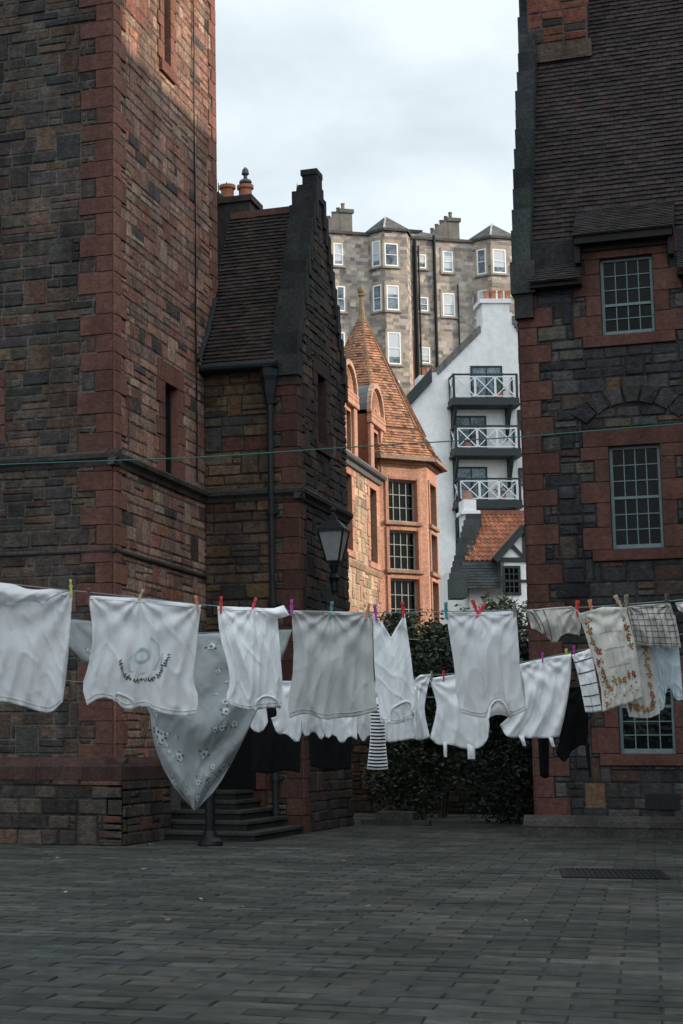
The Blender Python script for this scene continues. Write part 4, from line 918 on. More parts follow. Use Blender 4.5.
# chimney stacks running back over the ridge, stepped in perspective
for (u0,u1,vt) in ((347,359,203),(456,467,212)):
    a,z1=Tn(u0,vt); c_,_=Tn(u1,vt); b=MB()
    fq=Fr(ft.O,ft.U,ft.N); 
    b.box((a,zt-.3,-2.5),(c_,z1-.1,-1.5),(.16,.15,.135),fr=ft); b.box((a-.12,z1-.3,-2.6),(c_+.12,z1,-1.38),(.10,.10,.09),fr=ft)
    # the stack is long: shallower and further left behind
    b.build('chimney_stack',M['farstone'],tn); cs=tn.children[-1]
    a2,_=Tn(u0-16,vt)
    q=MB(); q.poly([ft.p(a,zt,-1.52),ft.p(a,z1,-1.52),ft.p(a-1.9,zt+.7,-1.52)],(.14,.13,.12)); q.poly([ft.p(a,zt,-2.4),ft.p(a,z1,-2.4),ft.p(a-1.9,zt+.7,-2.4)],(.14,.13,.12)); q.poly([ft.p(a,z1,-1.52),ft.p(a,z1,-2.4),ft.p(a-1.9,zt+.7,-2.4),ft.p(a-1.9,zt+.7,-1.52)],(.14,.13,.12)); q.build('sloping_flue',M['farstone'],tn)
    for k in range(5):
        t=k/4.2; p=ft.p(a-1.7*t+.4,z1-(z1-zt-.9)*t*.95-.02,-1.95); q=MB(); q.lathe(p,[(.17,-.1),(.15,.1),(.14,.5),(.18,.55),(.16,.62)],8,c=(.2,.15,.12)); q.build('chimney_pot',M['mould'],tn)
TW_=[(333,243,343,266,0),(336,286,345,312,0),(369,243,377,267,1),(384,243,398,267,2),(374,286,380,311,1),(386,285,399,311,2),(387,332,401,365,2),
 (415,254,426,269,0),(442,251,453,273,0),(419,297,428,312,0),(442,293,455,317,0),(419,347,430,364,0),(478,250,486,274,1),(492,249,506,274,2),(479,291,486,303,1),(493,291,506,306,2),(336,332,345,358,0),(386,380,400,412,2)]
for (u0,v0,u1,v1,bk) in TW_:
    fr2=ft
    if bk:
        a,c=bays[0] if u0<430 else bays[1]; w_=c-a
        if bk==2: fr2=Fr(ft.p(0,0,BD),ft.U,ft.N)
        else:
            A=ft.p(a,0,0); B=ft.p(a+w_*.24,0,BD); U=B-A; fr2=Fr(A,U,Vector((U.y,-U.x,0)))
    a_,z1=onfr(fr2,u0,v0); b_,z0=onfr(fr2,u1,v1)
    if bk==1: 
        L_=1.62*1.0; a_=.38; b_=L_-.20 if False else 1.18
    s=MB(); s.box((a_-.2,z0-.16,.005),(b_+.2,z0-.0,.16),(.28,.24,.19),fr=fr2); s.box((a_-.14,z1,.005),(b_+.14,z1+.28,.06),(.34,.28,.22),fr=fr2); s.box((a_-.16,z0,.005),(a_-.0,z1,.05),(.36,.29,.22),fr=fr2); s.box((b_,z0,.005),(b_+.16,z1,.05),(.36,.29,.22),fr=fr2)
    s.build('window_surround',M['farstone'],tn)
    wq=window(tn,fr2,a_,b_,z0,z1,depth=-.015,ncol=1,rows=(1,1),frame='white',pane='paleglass',fw=.10,mw=.06,bot=.12)
    if r.random()<.6:
        q=MB(); hh=(z1-z0)*r.uniform(.35,.9); q.box((a_+.10,z1-hh,.022),(b_-.10,z1-.1,.032),fr=fr2); q.build('blind',M['blind'],wq)
b=MB()
for u,v0,v1,rr in ((414,240,420,.13),(417.5,246,420,.07),(433,236,430,.12),(457,285,420,.06),(412,246,410,.06)):
    a,z=Tn(u,v0); a2,z2=Tn(u,v1); b=MB(); b.tube([ft.p(a,z,.14),ft.p(a,max(z2,18),.14)],rr,8)
    b.build('drainpipe',M['iron' if u!=457 else 'leadpipe'],tn)
b=MB(); a,z=Tn(411,350); b.box((a-.25,z-6,.04),(a+.2,z+.2,.12),(.30,.11,.06),fr=ft); b.build('rust_stain',M['redstone'],tn)

# ------------------------------------------------------------------ planting
def leaves(name, blobs, n, size, cols, seed, parent, droop=.0):
    r=random.Random(seed); b=MB()
    vols=[q[3]*q[4]*q[5] for q in blobs]; tot=sum(vols)
    for q,vv in zip(blobs,vols):
        for k in range(int(n*vv/tot)):
            d=Vector((r.gauss(0,1),r.gauss(0,1),r.gauss(0,1))).normalized(); rad=r.random()**.4*(1+r.uniform(-.12,.18))
            p=Vector((q[0]+d.x*q[3]*rad,q[1]+d.y*q[4]*rad,q[2]+d.z*q[5]*rad))
            if p.z<.02: continue
            if noise.noise(p*1.6)<-.22: continue
            s=size*r.uniform(.6,1.4); a=r.uniform(0,6.28); e=r.uniform(-.6,.9)
            u=Vector((math.cos(a)*math.cos(e),math.sin(a)*math.cos(e),math.sin(e))); w_=u.cross(Vector((r.uniform(-1,1),r.uniform(-1,1),r.uniform(-.2,1)))).normalized()
            c=jit(cols[r.randrange(len(cols))],.3,r)
            b.poly([p-u*s*.5,p+w_*s*.22-u*s*.05,p+u*s*.5,p-w_*s*.22-u*s*.05],c)
    return b.build(name,M['leaf'],parent)
def shrub(name,label,cat,base,blobs,n,size,cols,seed,stems=5,group=None):
    t=thing(name,base,label,cat,group); r=random.Random(seed+1); b=MB()
    for k in range(stems):
        q=blobs[k%len(blobs)]; p0=Vector(base)+Vector((r.uniform(-.3,.3),r.uniform(-.2,.2),0)); p3=Vector((q[0]+r.uniform(-.4,.4)*q[3],q[1],q[2]+q[5]*r.uniform(.2,.9)))
        m=p0.lerp(p3,.5)+Vector((r.uniform(-.2,.2),r.uniform(-.2,.2),.2)); b.tube([p0,m,p3],[.05,.035,.012],6)
    b.build('stem',M['bark'],t); leaves('foliage',blobs,n,size,cols,seed,t); return t
DG=[(.010,.016,.012),(.014,.022,.014),(.018,.026,.016)]; MG=[(.07,.095,.05),(.09,.11,.06),(.05,.07,.045)]; LG=[(.20,.22,.12),(.26,.28,.16),(.12,.15,.08)]
shrub('evergreen_hedge','dense dark evergreen hedge filling the gap beside the right stone house','hedge',(-5.4,38.6,0),[(-5.6,38.8,1.2,1.1,.8,1.5),(-4.4,39.2,1.5,1.3,.8,1.6),(-6.2,39.2,2.7,.9,.7,1.3),(-4.9,39.4,3.0,1.3,.7,1.2)],26000,.13,DG,1,8)
shrub('laurel_bush','dark laurel bush in the alley beside the gabled wing','bush',(-7.7,38.9,0),[(-7.9,39.0,1.3,.9,.8,1.4),(-7.2,39.2,2.4,1.0,.7,1.6),(-8.3,39.5,3.0,.7,.7,1.1)],20000,.12,DG+MG[:1],2,7)
shrub('climbing_shrub','loose mid green shrub with feathery top in front of the turret','shrub',(-7.8,41.5,0),[(-7.9,41.6,3.6,1.3,.6,1.2),(-7.1,41.5,4.0,.9,.5,.9),(-8.6,41.6,4.4,.7,.5,.5)],14000,.12,MG+DG[:1],3,7)
shrub('flowering_shrub','pale green leafy shrub rising in front of the white cottage wall','shrub',(-5.6,42.5,0),[(-6.3,42.6,4.6,.55,.4,.8),(-5.3,42.6,4.5,.65,.4,.75),(-4.6,42.6,4.1,.6,.4,.7),(-5.6,42.6,3.4,1.4,.5,.9)],12000,.12,LG+MG,4,8)
b=MB(); fz=Fr((-9.5,44.2,0),(1,0,0),(0,-1,0)); backing(b,fz,-3,9,0,3.0,[],DMORT); rubble(b,fz,-3,9,0,3.0,[],PAL_D,150,ch=(.2,.3)); b.box((-12.5,44.21,0),(-.5,44.6,3.0),DMORT); b.box((-12.5,44.1,3.0),(-.5,44.7,3.12),(.05,.05,.05))
tag(b.build('boundary_wall',M['rubble']),'low rough stone boundary wall standing behind the hedge and shrubs','wall')
# stone block edging near the alley
b=MB(); b.box((-8.15,36.8,0),(-7.35,37.4,.28),(.06,.06,.055)); b.box((-8.45,36.75,.0),(-7.0,36.98,.12),(.05,.05,.048)); tag(b.build('stone_kerb_block',M['mould']),'low stone block at the foot of the laurel bush','stone block')

for p,t,k in PLANTS: leaves('foliage',[(p.x,p.y,p.z+.75,.38,.3,.42)],260,.16,MG,300+k,t)
# ------------------------------------------------------------------ yard fittings
b=MB(); p=(-8.97,27.9,0)
pl=thing('clothes_pole',p,'short black iron clothes pole with a heavy round base before the steps','pole')
b.lathe(p,[(.20,0),(.21,.03),(.20,.09),(.13,.15),(.11,.22),(.095,.26)],16); b.build('base',M['iron'],pl)
b=MB(); b.lathe(p,[(.085,.2),(.085,2.3),(.10,2.32),(.10,2.4),(.03,2.46)],14); b.build('shaft',M['iron'],pl)
b=MB(); g0=onfr  # drain grate
gx0,gy0=-2.9,23.6
c0=[Vector((0,0,EYE))+ray(u,v)[0]*(-EYE/ray(u,v)[0].z) for u,v in ((553,870.5),(650,872),(668,880),(582,879))]
cen=sum(c0,Vector())/4; U=(c0[1]-c0[0]).normalized(); wd=1.72; dp=1.0; Vd=Vector((-U.y,U.x,0))
wd=(c0[2]-c0[3]).length*.97; dp=(cen-(c0[2]+c0[3])/2).length*2.2; wd*=1.28; fg=Fr(cen-U*wd/2,U,Vd)
def gbox(a,b_,z0,z1): b.box((a[0],z0,a[1]),(b_[0],z1,b_[1]),fr=fg)
gbox((0,-dp/2),(wd,-dp/2+.06),.008,.03); gbox((0,dp/2-.06),(wd,dp/2),.008,.03); gbox((0,-dp/2+.06),(.06,dp/2-.06),.008,.03); gbox((wd-.06,-dp/2+.06),(wd,dp/2-.06),.008,.03)
for k in range(1,20): gbox((k*wd/20-.018,-dp/2+.06),(k*wd/20+.018,dp/2-.06),.010,.028)
gbox((.06,-dp/2+.06),(wd-.06,dp/2-.06),.0145,.016)
tag(b.build('drain_grate',M['iron']),'long dark iron drain grate set in the paving before the right house','drain grate')
b=MB(); r=random.Random(31)
for k in range(70):
    u=r.uniform(0,683); v=r.uniform(840,930); d,_=ray(u,v); q=Vector((0,0,EYE))+d*((.018-EYE)/d.z); a=r.uniform(0,6.28); s=r.uniform(.02,.05); x=Vector((math.cos(a),math.sin(a),.2)); y=Vector((-math.sin(a),math.cos(a),.15))
    b.poly([q-x*s,q+y*s*.6,q+x*s,q-y*s*.6],jit(r.choice([(.05,.035,.02),(.03,.03,.02),(.12,.09,.05),(.25,.25,.24)]),.3,r))
tag(b.build('fallen_leaves',M['leaf']),'scattered dry leaves on the paving','leaves',kind='stuff')

# ------------------------------------------------------------------ washing
def lerp_path(pts,t):
    if len(pts)==1: return pts[0]
    L=[0]
    for a,b in zip(pts,pts[1:]): L.append(L[-1]+math.hypot(b[0]-a[0],b[1]-a[1]))
    x=t*L[-1]
    for k in range(len(pts)-1):
        if x<=L[k+1] or k==len(pts)-2:
            f=(x-L[k])/max(1e-6,L[k+1]-L[k]); return (pts[k][0]+(pts[k+1][0]-pts[k][0])*f, pts[k][1]+(pts[k+1][1]-pts[k][1])*f)
def smooth(f): return f
def chaikin(p,n=1):
    for _ in range(n):
        if len(p)<3: return p
        q=[p[0]]
        for a,b in zip(p,p[1:]): q+=[(a[0]*.75+b[0]*.25,a[1]*.75+b[1]*.25),(a[0]*.25+b[0]*.75,a[1]*.25+b[1]*.75)]
        p=q+[p[-1]]
    return p
class Cloth:
    """hanging cloth: outline in photo bearings at distance D, folded in depth"""
    def __init__(s,top,left,right,bot,D,pins=None,fold=.03,nf=4.0,seed=0,lean=0.0,wr=.010,belly=.06,swag=0):
        s.swag=swag
        left,right,bot=chaikin(left),chaikin(right),chaikin(bot); s.T,s.L,s.R_,s.B=top,left,right,bot; s.D=D; s.fold=fold; s.nf=nf; s.lean=lean; s.wr=wr; s.belly=belly
        s.pins=pins or [top[0],top[-1]]; s.sd=seed*7.13; r=random.Random(seed); s.sk=r.choice([-.55,-.3,.3,.5]); s.ph=[r.uniform(0,6.28) for _ in range(12)]; s.r=r
        s.c=[top[0],top[-1],bot[0],bot[-1]]; s.h=max(abs(bot[0][1]-top[0][1]),abs(bot[-1][1]-top[-1][1]),10)
    def uv(s,a,t):
        T=lerp_path(s.T,a);B=lerp_path(s.B,a);L=lerp_path(s.L,t);Q=lerp_path(s.R_,t); c=s.c
        return tuple((1-t)*T[i]+t*B[i]+(1-a)*L[i]+a*Q[i]-((1-a)*(1-t)*c[0][i]+a*(1-t)*c[1][i]+(1-a)*t*c[2][i]+a*t*c[3][i]) for i in (0,1))
    def __call__(s,a,t,off=0):
        u,v=s.uv(a,t); d=0
        g=min(1,t*1.6)
        x=a*s.nf*6.28; w_=noise.noise(Vector((a*2.2+s.sd,t*1.3,s.sd)))*2.4
        d+=s.fold*(.12+.88*g)*(.45*math.sin(x+s.ph[0]+w_+t*1.2)+.8*(1-2*abs(math.sin(x*.5+s.ph[1]+w_*.8-t*1.4)))+.35*(1-2*abs(math.sin(x*1.3+s.ph[6]-w_+t*2.2))))*.5
        for i,p in enumerate(s.pins):
            du,dv=(u-p[0])/s.h,(v-p[1])/s.h; rr=math.hypot(du,dv)+.02; th=math.atan2(du,dv)
            d+=s.fold*.42*math.exp(-rr*2.0)*min(1,rr*7)*math.cos(th*11+s.ph[2+i%6]+noise.noise(Vector((rr*2,i,s.sd)))*3)
        k_=s.sk; q=Vector(((u+k_*v)*.050+s.sd,(v-k_*u)*.014,s.sd)); rg=1-abs(noise.noise(q*1.7+Vector((9,3,1))))*2.2; q2=Vector(((u-k_*v)*.07-s.sd,(v+k_*u)*.014,s.sd)); rg2=1-abs(noise.noise(q2*1.5))*2.6; d+=s.wr*.75*(noise.noise(q)*.7+max(0,rg)**4*.9+max(0,rg2)**6*.45)
        if s.swag: d+=s.swag*math.sin(15*(t-.42*(1-(2*a-1)**2))+noise.noise(Vector((a*2,t*2,s.sd)))*2.5)*min(1,t*3)*(1-t*.5)
        e=max(0,1-min(t,1-t)*9); d+=s.wr*.5*math.sin(a*40+s.ph[8])*e*t
        d+=s.belly*math.sin(math.pi*min(1,t))*math.sin(math.pi*a)*.6+s.lean*t
        return atD(u,v,s.D-d-off)
def clothmesh(b,f,n=44,m_=44,t0=0,t1=1,a0=0,a1=1,off=0,hole=None,c=(1,1,1),cf=None):
    i=len(b.v); idx={}
    for j in range(m_+1):
        for k in range(n+1):
            b.v.append(tuple(f(a0+(a1-a0)*k/n,t0+(t1-t0)*j/m_,off)))
    for j in range(m_):
        for k in range(n):
            a=a0+(a1-a0)*(k+.5)/n; t=t0+(t1-t0)*(j+.5)/m_
            if hole and hole(a,t): continue
            q=i+j*(n+1)+k; b.f.append((q,q+1,q+n+2,q+n+1)); b.c.append(cf(a,t) if cf else c); b.m.append(0)
def tubeon(b,f,pts,r=.006,off=.008,c=(1,1,1)): b.tube([f(a,t,off) for a,t in pts],r,5,c=c)
def ribbon(b,f,pts,w_,off=.006,c=(.1,.1,.1)):
    P=[Vector(p) for p in pts]
    for k in range(len(P)-1):
        d=(P[k+1]-P[k]); n_=Vector((-d.y,d.x)).normalized()*w_
        b.poly([f(*(P[k]+n_),off),f(*(P[k+1]+n_),off),f(*(P[k+1]-n_),off),f(*(P[k]-n_),off)],c)
def disc(b,f,a,t,ra,rt,c,off=.006,n=8):
    b.poly([f(a+ra*math.cos(6.283*k/n),t+rt*math.sin(6.283*k/n),off) for k in range(n)],c)
def Z(ox,oy,sc,*pts): return [(ox+x/sc,oy+y/sc) for x,y in pts]
GRP_F='washing pegged on the front line'; GRP_B='washing pegged on the back line'
def garment(name,label,cat,f,m,group,n=72,m_=64,back=None,hole=None,collar=None,sub=1):
    b=MB(); clothmesh(b,f,n,m_,hole=hole)
    if back: clothmesh(b,back[0],n,m_,off=-.03,t1=back[1])
    o=b.build(name,m,None,smooth=True); tag(o,label,cat,group)
    sm=o.modifiers.new('thick','SOLIDIFY'); sm.thickness=.003; sm.offset=0
    if group==GRP_F:
        q=MB(); tubeon(q,f,[(.01+.98*k/40,.955) for k in range(41)],r=.0028,off=.004); q.build('hem',m,o,smooth=True)
        q=MB(); tubeon(q,f,[(.01+.98*k/40,.03) for k in range(41)],r=.0028,off=.004); q.build('seam',m,o,smooth=True)
    if collar:
        q=MB(); tubeon(q,f,collar,r=.009,off=.006); q.build('collar',m,o,smooth=True)
    return o
z1=lambda *p: Z(0,570,2.97,*p); z2=lambda *p: Z(140,580,3.656,*p); z3=lambda *p: Z(250,590,4.018,*p); z4=lambda *p: Z(360,590,3.794,*p); z5=lambda *p: Z(490,590,3.539,*p)
DF=11.0; DB=17.0; DS=14.0; DK_=20.0
def arcpts(a0,t0,ra,rt,n=16,k0=0,k1=1): return [(a0-ra*math.cos(math.pi*(k0+(k1-k0)*k/n)),t0-rt*math.sin(math.pi*(k0+(k1-k0)*k/n))) for k in range(n+1)]

# front line
f=Cloth(z1((-150,30),(0,44),(100,58),(215,66)),z1((-150,30),(-140,200),(-150,390)),z1((215,66),(205,230),(195,330),(186,392)),z1((-150,390),(0,388),(60,402),(110,418),(150,428),(186,392)),DF,fold=.045,nf=2.6,seed=1,pins=[(-30,580),(72,591)],wr=.014)
o=garment('pillowcase','plain white cloth folded over the line at the far left, cut by the picture edge','laundry cloth',f,C['pale'],GRP_F)
f2=Cloth(z1((-150,22),(0,38),(40,42),(90,60),(150,56),(215,64)),z1((-150,22),(-150,80)),z1((215,64),(160,72)),z1((-150,86),(0,100),(30,108),(90,92),(130,104),(160,72)),DF-.07,fold=.03,nf=3,seed=2,wr=.02,belly=.08)
b=MB(); clothmesh(b,f2,40,12); q=b.build('folded_hem',C['pale'],o,smooth=True)
f=Cloth(z1((262,76),(415,84),(597,104)),z1((262,76),(278,200),(262,290),(243,345),(258,402)),z1((597,104),(582,240),(574,330),(592,384),(582,428)),z1((258,402),(300,376),(345,388),(365,412),(385,414),(430,402),(470,424),(540,436),(582,428)),DF,fold=.036,nf=3.2,seed=3,pins=z1((265,76),(415,84),(590,104)),wr=.012)
o=garment('t_shirt','white t-shirt with a faint blue ring and hexagon print above a dark curved scrawl','t-shirt',f,C['pale'],GRP_F,collar=arcpts(.36,1.0,.10,.12))
b=MB(); pc=(.36,.46,.50)
def em(ax,tx): return (.50+ax,.52+tx)
ring=[em(.065*math.cos(6.28*k/24),.06*math.sin(6.28*k/24)) for k in range(25)]; ribbon(b,f,ring,.013,c=pc)
ribbon(b,f,[em(-.07,-.02),em(-.12,.03),em(-.09,.14),em(.02,.17),em(.14,.10),em(.17,.0),em(.15,-.12),em(.06,-.17)],.007,c=(.42,.51,.55))
ribbon(b,f,[em(.19,-.06),em(.185,.08)],.005,c=(.35,.45,.52))
r=random.Random(5); sc=[]
arc_=[(-.21,.05),(-.16,.15),(-.07,.215),(.02,.235),(.12,.20),(.19,.12),(.24,.0),(.245,-.06)]
for k in range(150):
    p=lerp_path(arc_,k/149); q=lerp_path(arc_,min(1,k/149+.01)); n_=Vector((-(q[1]-p[1]),q[0]-p[0]));
    if n_.length>1e-6: n_.normalize()
    h_=.020*math.sin(k*1.15)*r.uniform(.3,1.3); sc.append(em(p[0]+n_.x*h_+.006*math.sin(k*.9),p[1]+n_.y*h_))
for k in range(149):
    if k%24>2: ribbon(b,f,[sc[k],sc[k+1]],.0045,c=(.07,.08,.07))
disc(b,f,*em(.0,.245),.012,.010,(.35,.38,.05),off=.008)
b.build('print',C['attr'],o)
f=Cloth(z2((283,96),(400,100),(500,106)),z2((283,96),(290,200),(322,310),(330,380),(312,430),(330,455)),z2((500,106),(512,250),(522,390),(518,462)),z2((330,455),(400,478),(425,470),(518,462)),DF,fold=.030,nf=2.4,seed=4,pins=z2((297,98),(412,100)),wr=.016,belly=.10)
o=garment('t_shirt','bright white t-shirt with a puffed sleeve caught up over the line','t-shirt',f,C['white'],GRP_F,collar=arcpts(.72,1.0,.22,.12))
b=MB(); 
q1_=Cloth(z2((440,103),(490,103),(525,92)),z2((440,103),(478,136)),z2((525,92),(547,128)),z2((478,136),(512,142),(547,128)),DF-.05,fold=.014,nf=1.4,seed=21,belly=.10); clothmesh(b,q1_,20,10); q=b.build('sleeve',C['white'],o,smooth=True)
b=MB(); q1_=Cloth(z2((425,440),(460,415),(518,440)),z2((425,440),(418,478)),z2((518,440),(515,470)),z2((418,478),(470,466),(515,470)),DF+.04,fold=.004,nf=1,seed=9); clothmesh(b,q1_,12,8); b.build('neck_lining',C['grey'],o,smooth=True)
f=Cloth(z3((168,82),(335,86),(492,92)),z3((168,82),(178,300),(152,450),(158,516)),z3((492,92),(496,350),(512,486)),z3((158,516),(222,492),(300,524),(360,512),(420,512),(512,486)),DF,fold=.040,nf=2.4,seed=5,pins=z3((170,82),(325,86),(470,90)),wr=.008)
garment('long_top','wide beige grey jersey top hanging straight with a centre fold, widest on the front line','top',f,C['grey'],GRP_F)
f=Cloth(z3((494,94),(530,130),(566,190),(600,130),(622,96)),z3((494,94),(500,350),(526,534)),z3((622,96),(645,250),(664,420),(656,512)),z3((526,534),(580,542),(640,522),(656,512)),DF,fold=.028,nf=1.6,seed=6,pins=z3((498,94),(620,94)),wr=.012)
o=garment('t_shirt','narrow white t-shirt pegged at two corners with its top edge sagging in a deep V','t-shirt',f,C['white'],GRP_F,collar=arcpts(.62,.98,.36,.20))
f=Cloth(z4((325,84),(445,84),(592,80)),z4((325,84),(360,300),(365,400),(385,466)),z4((592,80),(602,200),(608,330),(632,455)),z4((385,466),(440,482),(485,486),(498,436),(525,418),(552,436),(570,486),(632,455)),DF,fold=.022,nf=2.2,seed=7,pins=z4((325,84),(445,84),(590,80)),wr=.008)
o=garment('t_shirt','pale grey t-shirt hanging upside down by its hem before the dark hedge','t-shirt',f,C['pale'],GRP_F)
b=MB(); pts=z4((485,486),(496,438),(512,420),(530,417),(550,434),(570,486)); b.tube([atD(u,v,DF-.03) for u,v in pts],.010,6); b.build('collar',C['pale'],o,smooth=True)
b=MB(); q1_=Cloth(z4((488,460),(525,416),(568,460)),z4((488,460),(480,486)),z4((568,460),(574,484)),z4((480,486),(525,470),(574,484)),DF+.03,fold=.004,nf=1,seed=9); clothmesh(b,q1_,12,8); b.build('neck_lining',C['pale'],o,smooth=True)
b=MB()
for P in (((362,330),(392,380),(388,466),(372,400)),((606,300),(622,340),(630,452),(612,380))):
    q1_=Cloth(z4(P[0],P[1]),z4(P[0],P[3]),z4(P[1],P[2]),z4(P[3],P[2]),DF+.05,fold=.01,nf=1,seed=3)
    b=MB(); clothmesh(b,q1_,8,14); b.build('sleeve',C['grey'],o,smooth=True)  # sleeves in a darker cloth than the shirt: shade put into colour
f=Cloth(z5((128,72),(220,62),(290,58),(318,80)),z5((128,72),(140,110),(146,136)),z5((318,80),(322,130),(318,162)),z5((146,136),(185,150),(230,196),(262,150),(318,162)),DF,fold=.03,nf=2.5,seed=8,pins=z5((130,70),(300,62)),wr=.014)
o=garment('tea_towel','cream cloth with brown stripes bunched into a point left of the floral tablecloth','tea towel',f,C['cream'],GRP_F)
b=MB()
for k,(a0,a1) in enumerate(((.06,.20),(.13,.30),(.30,.44))): ribbon(b,f,[(a0+(a1-a0)*t/8,t/8*.96+.01) for t in range(9)],.012,c=(.16,.13,.13))
b.build('stripes',C['attr'],o)
FC=[(.34,.055,.04),(.40,.15,.05),(.30,.05,.055),(.30,.18,.07)]
def flowers(b,f,spots,s,r,green=(.10,.16,.08)):
    for a,t in spots:
        c=FC[r.randrange(4)]; k=r.uniform(.7,1.2)*s
        for g in range(4): an=r.uniform(0,6.28); disc(b,f,a+math.cos(an)*k*1.5,t+math.sin(an)*k*1.1,k*.55,k*.3,jit(green,.4,r),off=.005,n=5)
        for p in range(6): an=p*1.047+r.random(); disc(b,f,a+math.cos(an)*k*.65,t+math.sin(an)*k*.5,k*.5,k*.4,jit(c,.25,r),off=.007,n=6)
        disc(b,f,a,t,k*.35,k*.28,(.45,.30,.05),off=.010,n=6)
# floral tablecloth in two falls
f=Cloth(z5((312,84),(400,60),(482,62)),z5((312,84),(352,200),(392,330),(398,432)),z5((482,62),(500,140),(520,220),(540,380)),z5((398,432),(450,412),(480,406),(540,380)),DF-.05,fold=.03,nf=2.0,seed=11,pins=z5((315,84),(480,60)),wr=.012)
b=MB(); clothmesh(b,f,44,44,c=(.56,.54,.49)); 
f3=Cloth(z5((440,80),(500,140),(570,190)),z5((440,80),(470,300),(482,412),(492,448)),z5((570,190),(590,330),(602,436)),z5((492,448),(560,456),(602,436)),DF+.06,fold=.03,nf=1.5,seed=12,wr=.012)
o=b.build('tablecloth',C['attr'],None,smooth=True); tag(o,'cream tablecloth with a red and orange flower border hung in two falls','tablecloth',GRP_F); o.modifiers.new('t','SOLIDIFY').thickness=.003
b=MB(); clothmesh(b,f3,30,40,c=(.46,.45,.42)); b.build('back_fall',C['attr'],o,smooth=True)
b=MB(); r=random.Random(9)
flowers(b,f,[(.12+r.uniform(-.04,.05),.10+.105*k) for k in range(9)]+[(.25+.12*k,.80-.02*k+r.uniform(-.04,.04)) for k in range(6)]+[(.9,.12+.1*k) for k in range(4)],.040,r)
flowers(b,f3,[(.82,.12+.12*k) for k in range(7)]+[(.12+.13*k,.88+r.uniform(-.04,.04)) for k in range(6)],.046,r)
for k in range(40): disc(b,f,r.uniform(.04,.22),r.uniform(.05,.95),.012,.01,jit(r.choice(FC+[(.1,.15,.08)]*3),.3,r),n=5)
for k in range(40): disc(b,f,r.uniform(.15,.95),r.uniform(.72,.92),.012,.01,jit(r.choice(FC+[(.1,.15,.08)]*3),.3,r),n=5)
for t in (.25,.42,.60): ribbon(b,f,[(.28+.06*k,t) for k in range(10)],.004,c=(.35,.30,.30))
for a in (.45,.68): ribbon(b,f,[(a,.12+.08*k) for k in range(8)],.004,c=(.35,.30,.30))
b.build('flower_print',C['attr'],o)
f=Cloth(z5((484,58),(560,50),(638,48)),z5((484,58),(498,120),(512,190)),z5((638,48),(662,120),(676,204)),z5((512,190),(560,200),(620,202),(676,204)),DF-.03,fold=.03,nf=2.4,seed=13,pins=z5((490,56),(635,50)),wr=.012)
o=garment('tea_towel','off-white tea towel with a thin dark check over a pale vest','tea towel',f,C['cream'],GRP_F)
b=MB()
for k in range(7): ribbon(b,f,[(.02+.96*t/14,.08+.14*k) for t in range(15)],.009,off=.005,c=(.13,.12,.12))
for k in range(8): ribbon(b,f,[(.06+.125*k,.02+.96*t/10) for t in range(11)],.006,off=.006,c=(.13,.12,.12))
b.build('check',C['attr'],o)
f=Cloth(z5((552,100),(610,90),(655,90)),z5((552,100),(562,200),(580,330),(600,430)),z5((655,90),(672,240),(684,390)),z5((600,430),(618,420),(622,356),(640,345),(656,392),(684,390)),DF+.10,fold=.03,nf=2,seed=14,wr=.012)
garment('vest','pale blue white vest hanging behind the checked tea towel','vest',f,C['blue'],GRP_F)
f=Cloth(z5((655,46),(760,34)),z5((655,46),(668,72)),z5((760,34),(760,120)),z5((668,72),(760,120)),DF,fold=.02,nf=2,seed=15)
garment('handkerchief','small white cloth corner on the front line cut by the right picture edge','laundry cloth',f,C['pale'],GRP_F,n=16,m_=12)

# floral bed sheet on the left back line
f=Cloth([(66,619),(90,623)],[(66,619),(67,640),(69,655)],[(90,623),(92,640),(90,662)],[(69,655),(82,662),(90,662)],DS,fold=.02,nf=1,seed=16)
s0=Cloth([(64,619),(120,624),(200,634),(292,630)],[(64,619),(70,655),(118,680),(149,704),(153,742),(167,778),(190,806)],[(292,630),(284,655),(262,700),(238,752),(216,790),(200,806)],[(190,806),(195,812),(200,806)],DS,fold=.035,nf=1.6,seed=17,pins=[(70,619),(200,634),(290,630)],wr=.02,belly=.25,swag=.045)
o=garment('bed_sheet','grey blue bed sheet with pale flowers sagging to a point in front of the steps','bed sheet',s0,C['sheet'],GRP_B,n=70,m_=70)
b=MB(); r=random.Random(77)
for k in range(64):
    a,t=r.uniform(.04,.96),r.uniform(.04,.93); sc_=1.0/(1-.65*t); k_=r.uniform(.45,1.0)*(.85 if r.random()<.5 else .42)
    for p in range(5):
        an=p*1.26+k; disc(b,s0,a+math.cos(an)*.018*k_*sc_,t+math.sin(an)*.017*k_,.014*k_*sc_,.013*k_,jit((.48,.51,.52),.1,r),off=.008,n=7)
    disc(b,s0,a,t,.008*k_*sc_,.008*k_,(.05,.05,.06),off=.012,n=6)
    for q in range(3):
        an=r.uniform(0,6.28); disc(b,s0,a+math.cos(an)*.038*k_*sc_,t+math.sin(an)*.032*k_,.012*k_*sc_,.007*k_,jit((.10,.12,.13),.3,r),off=.006,n=5)
b.build('flower_print',C['attr'],o)

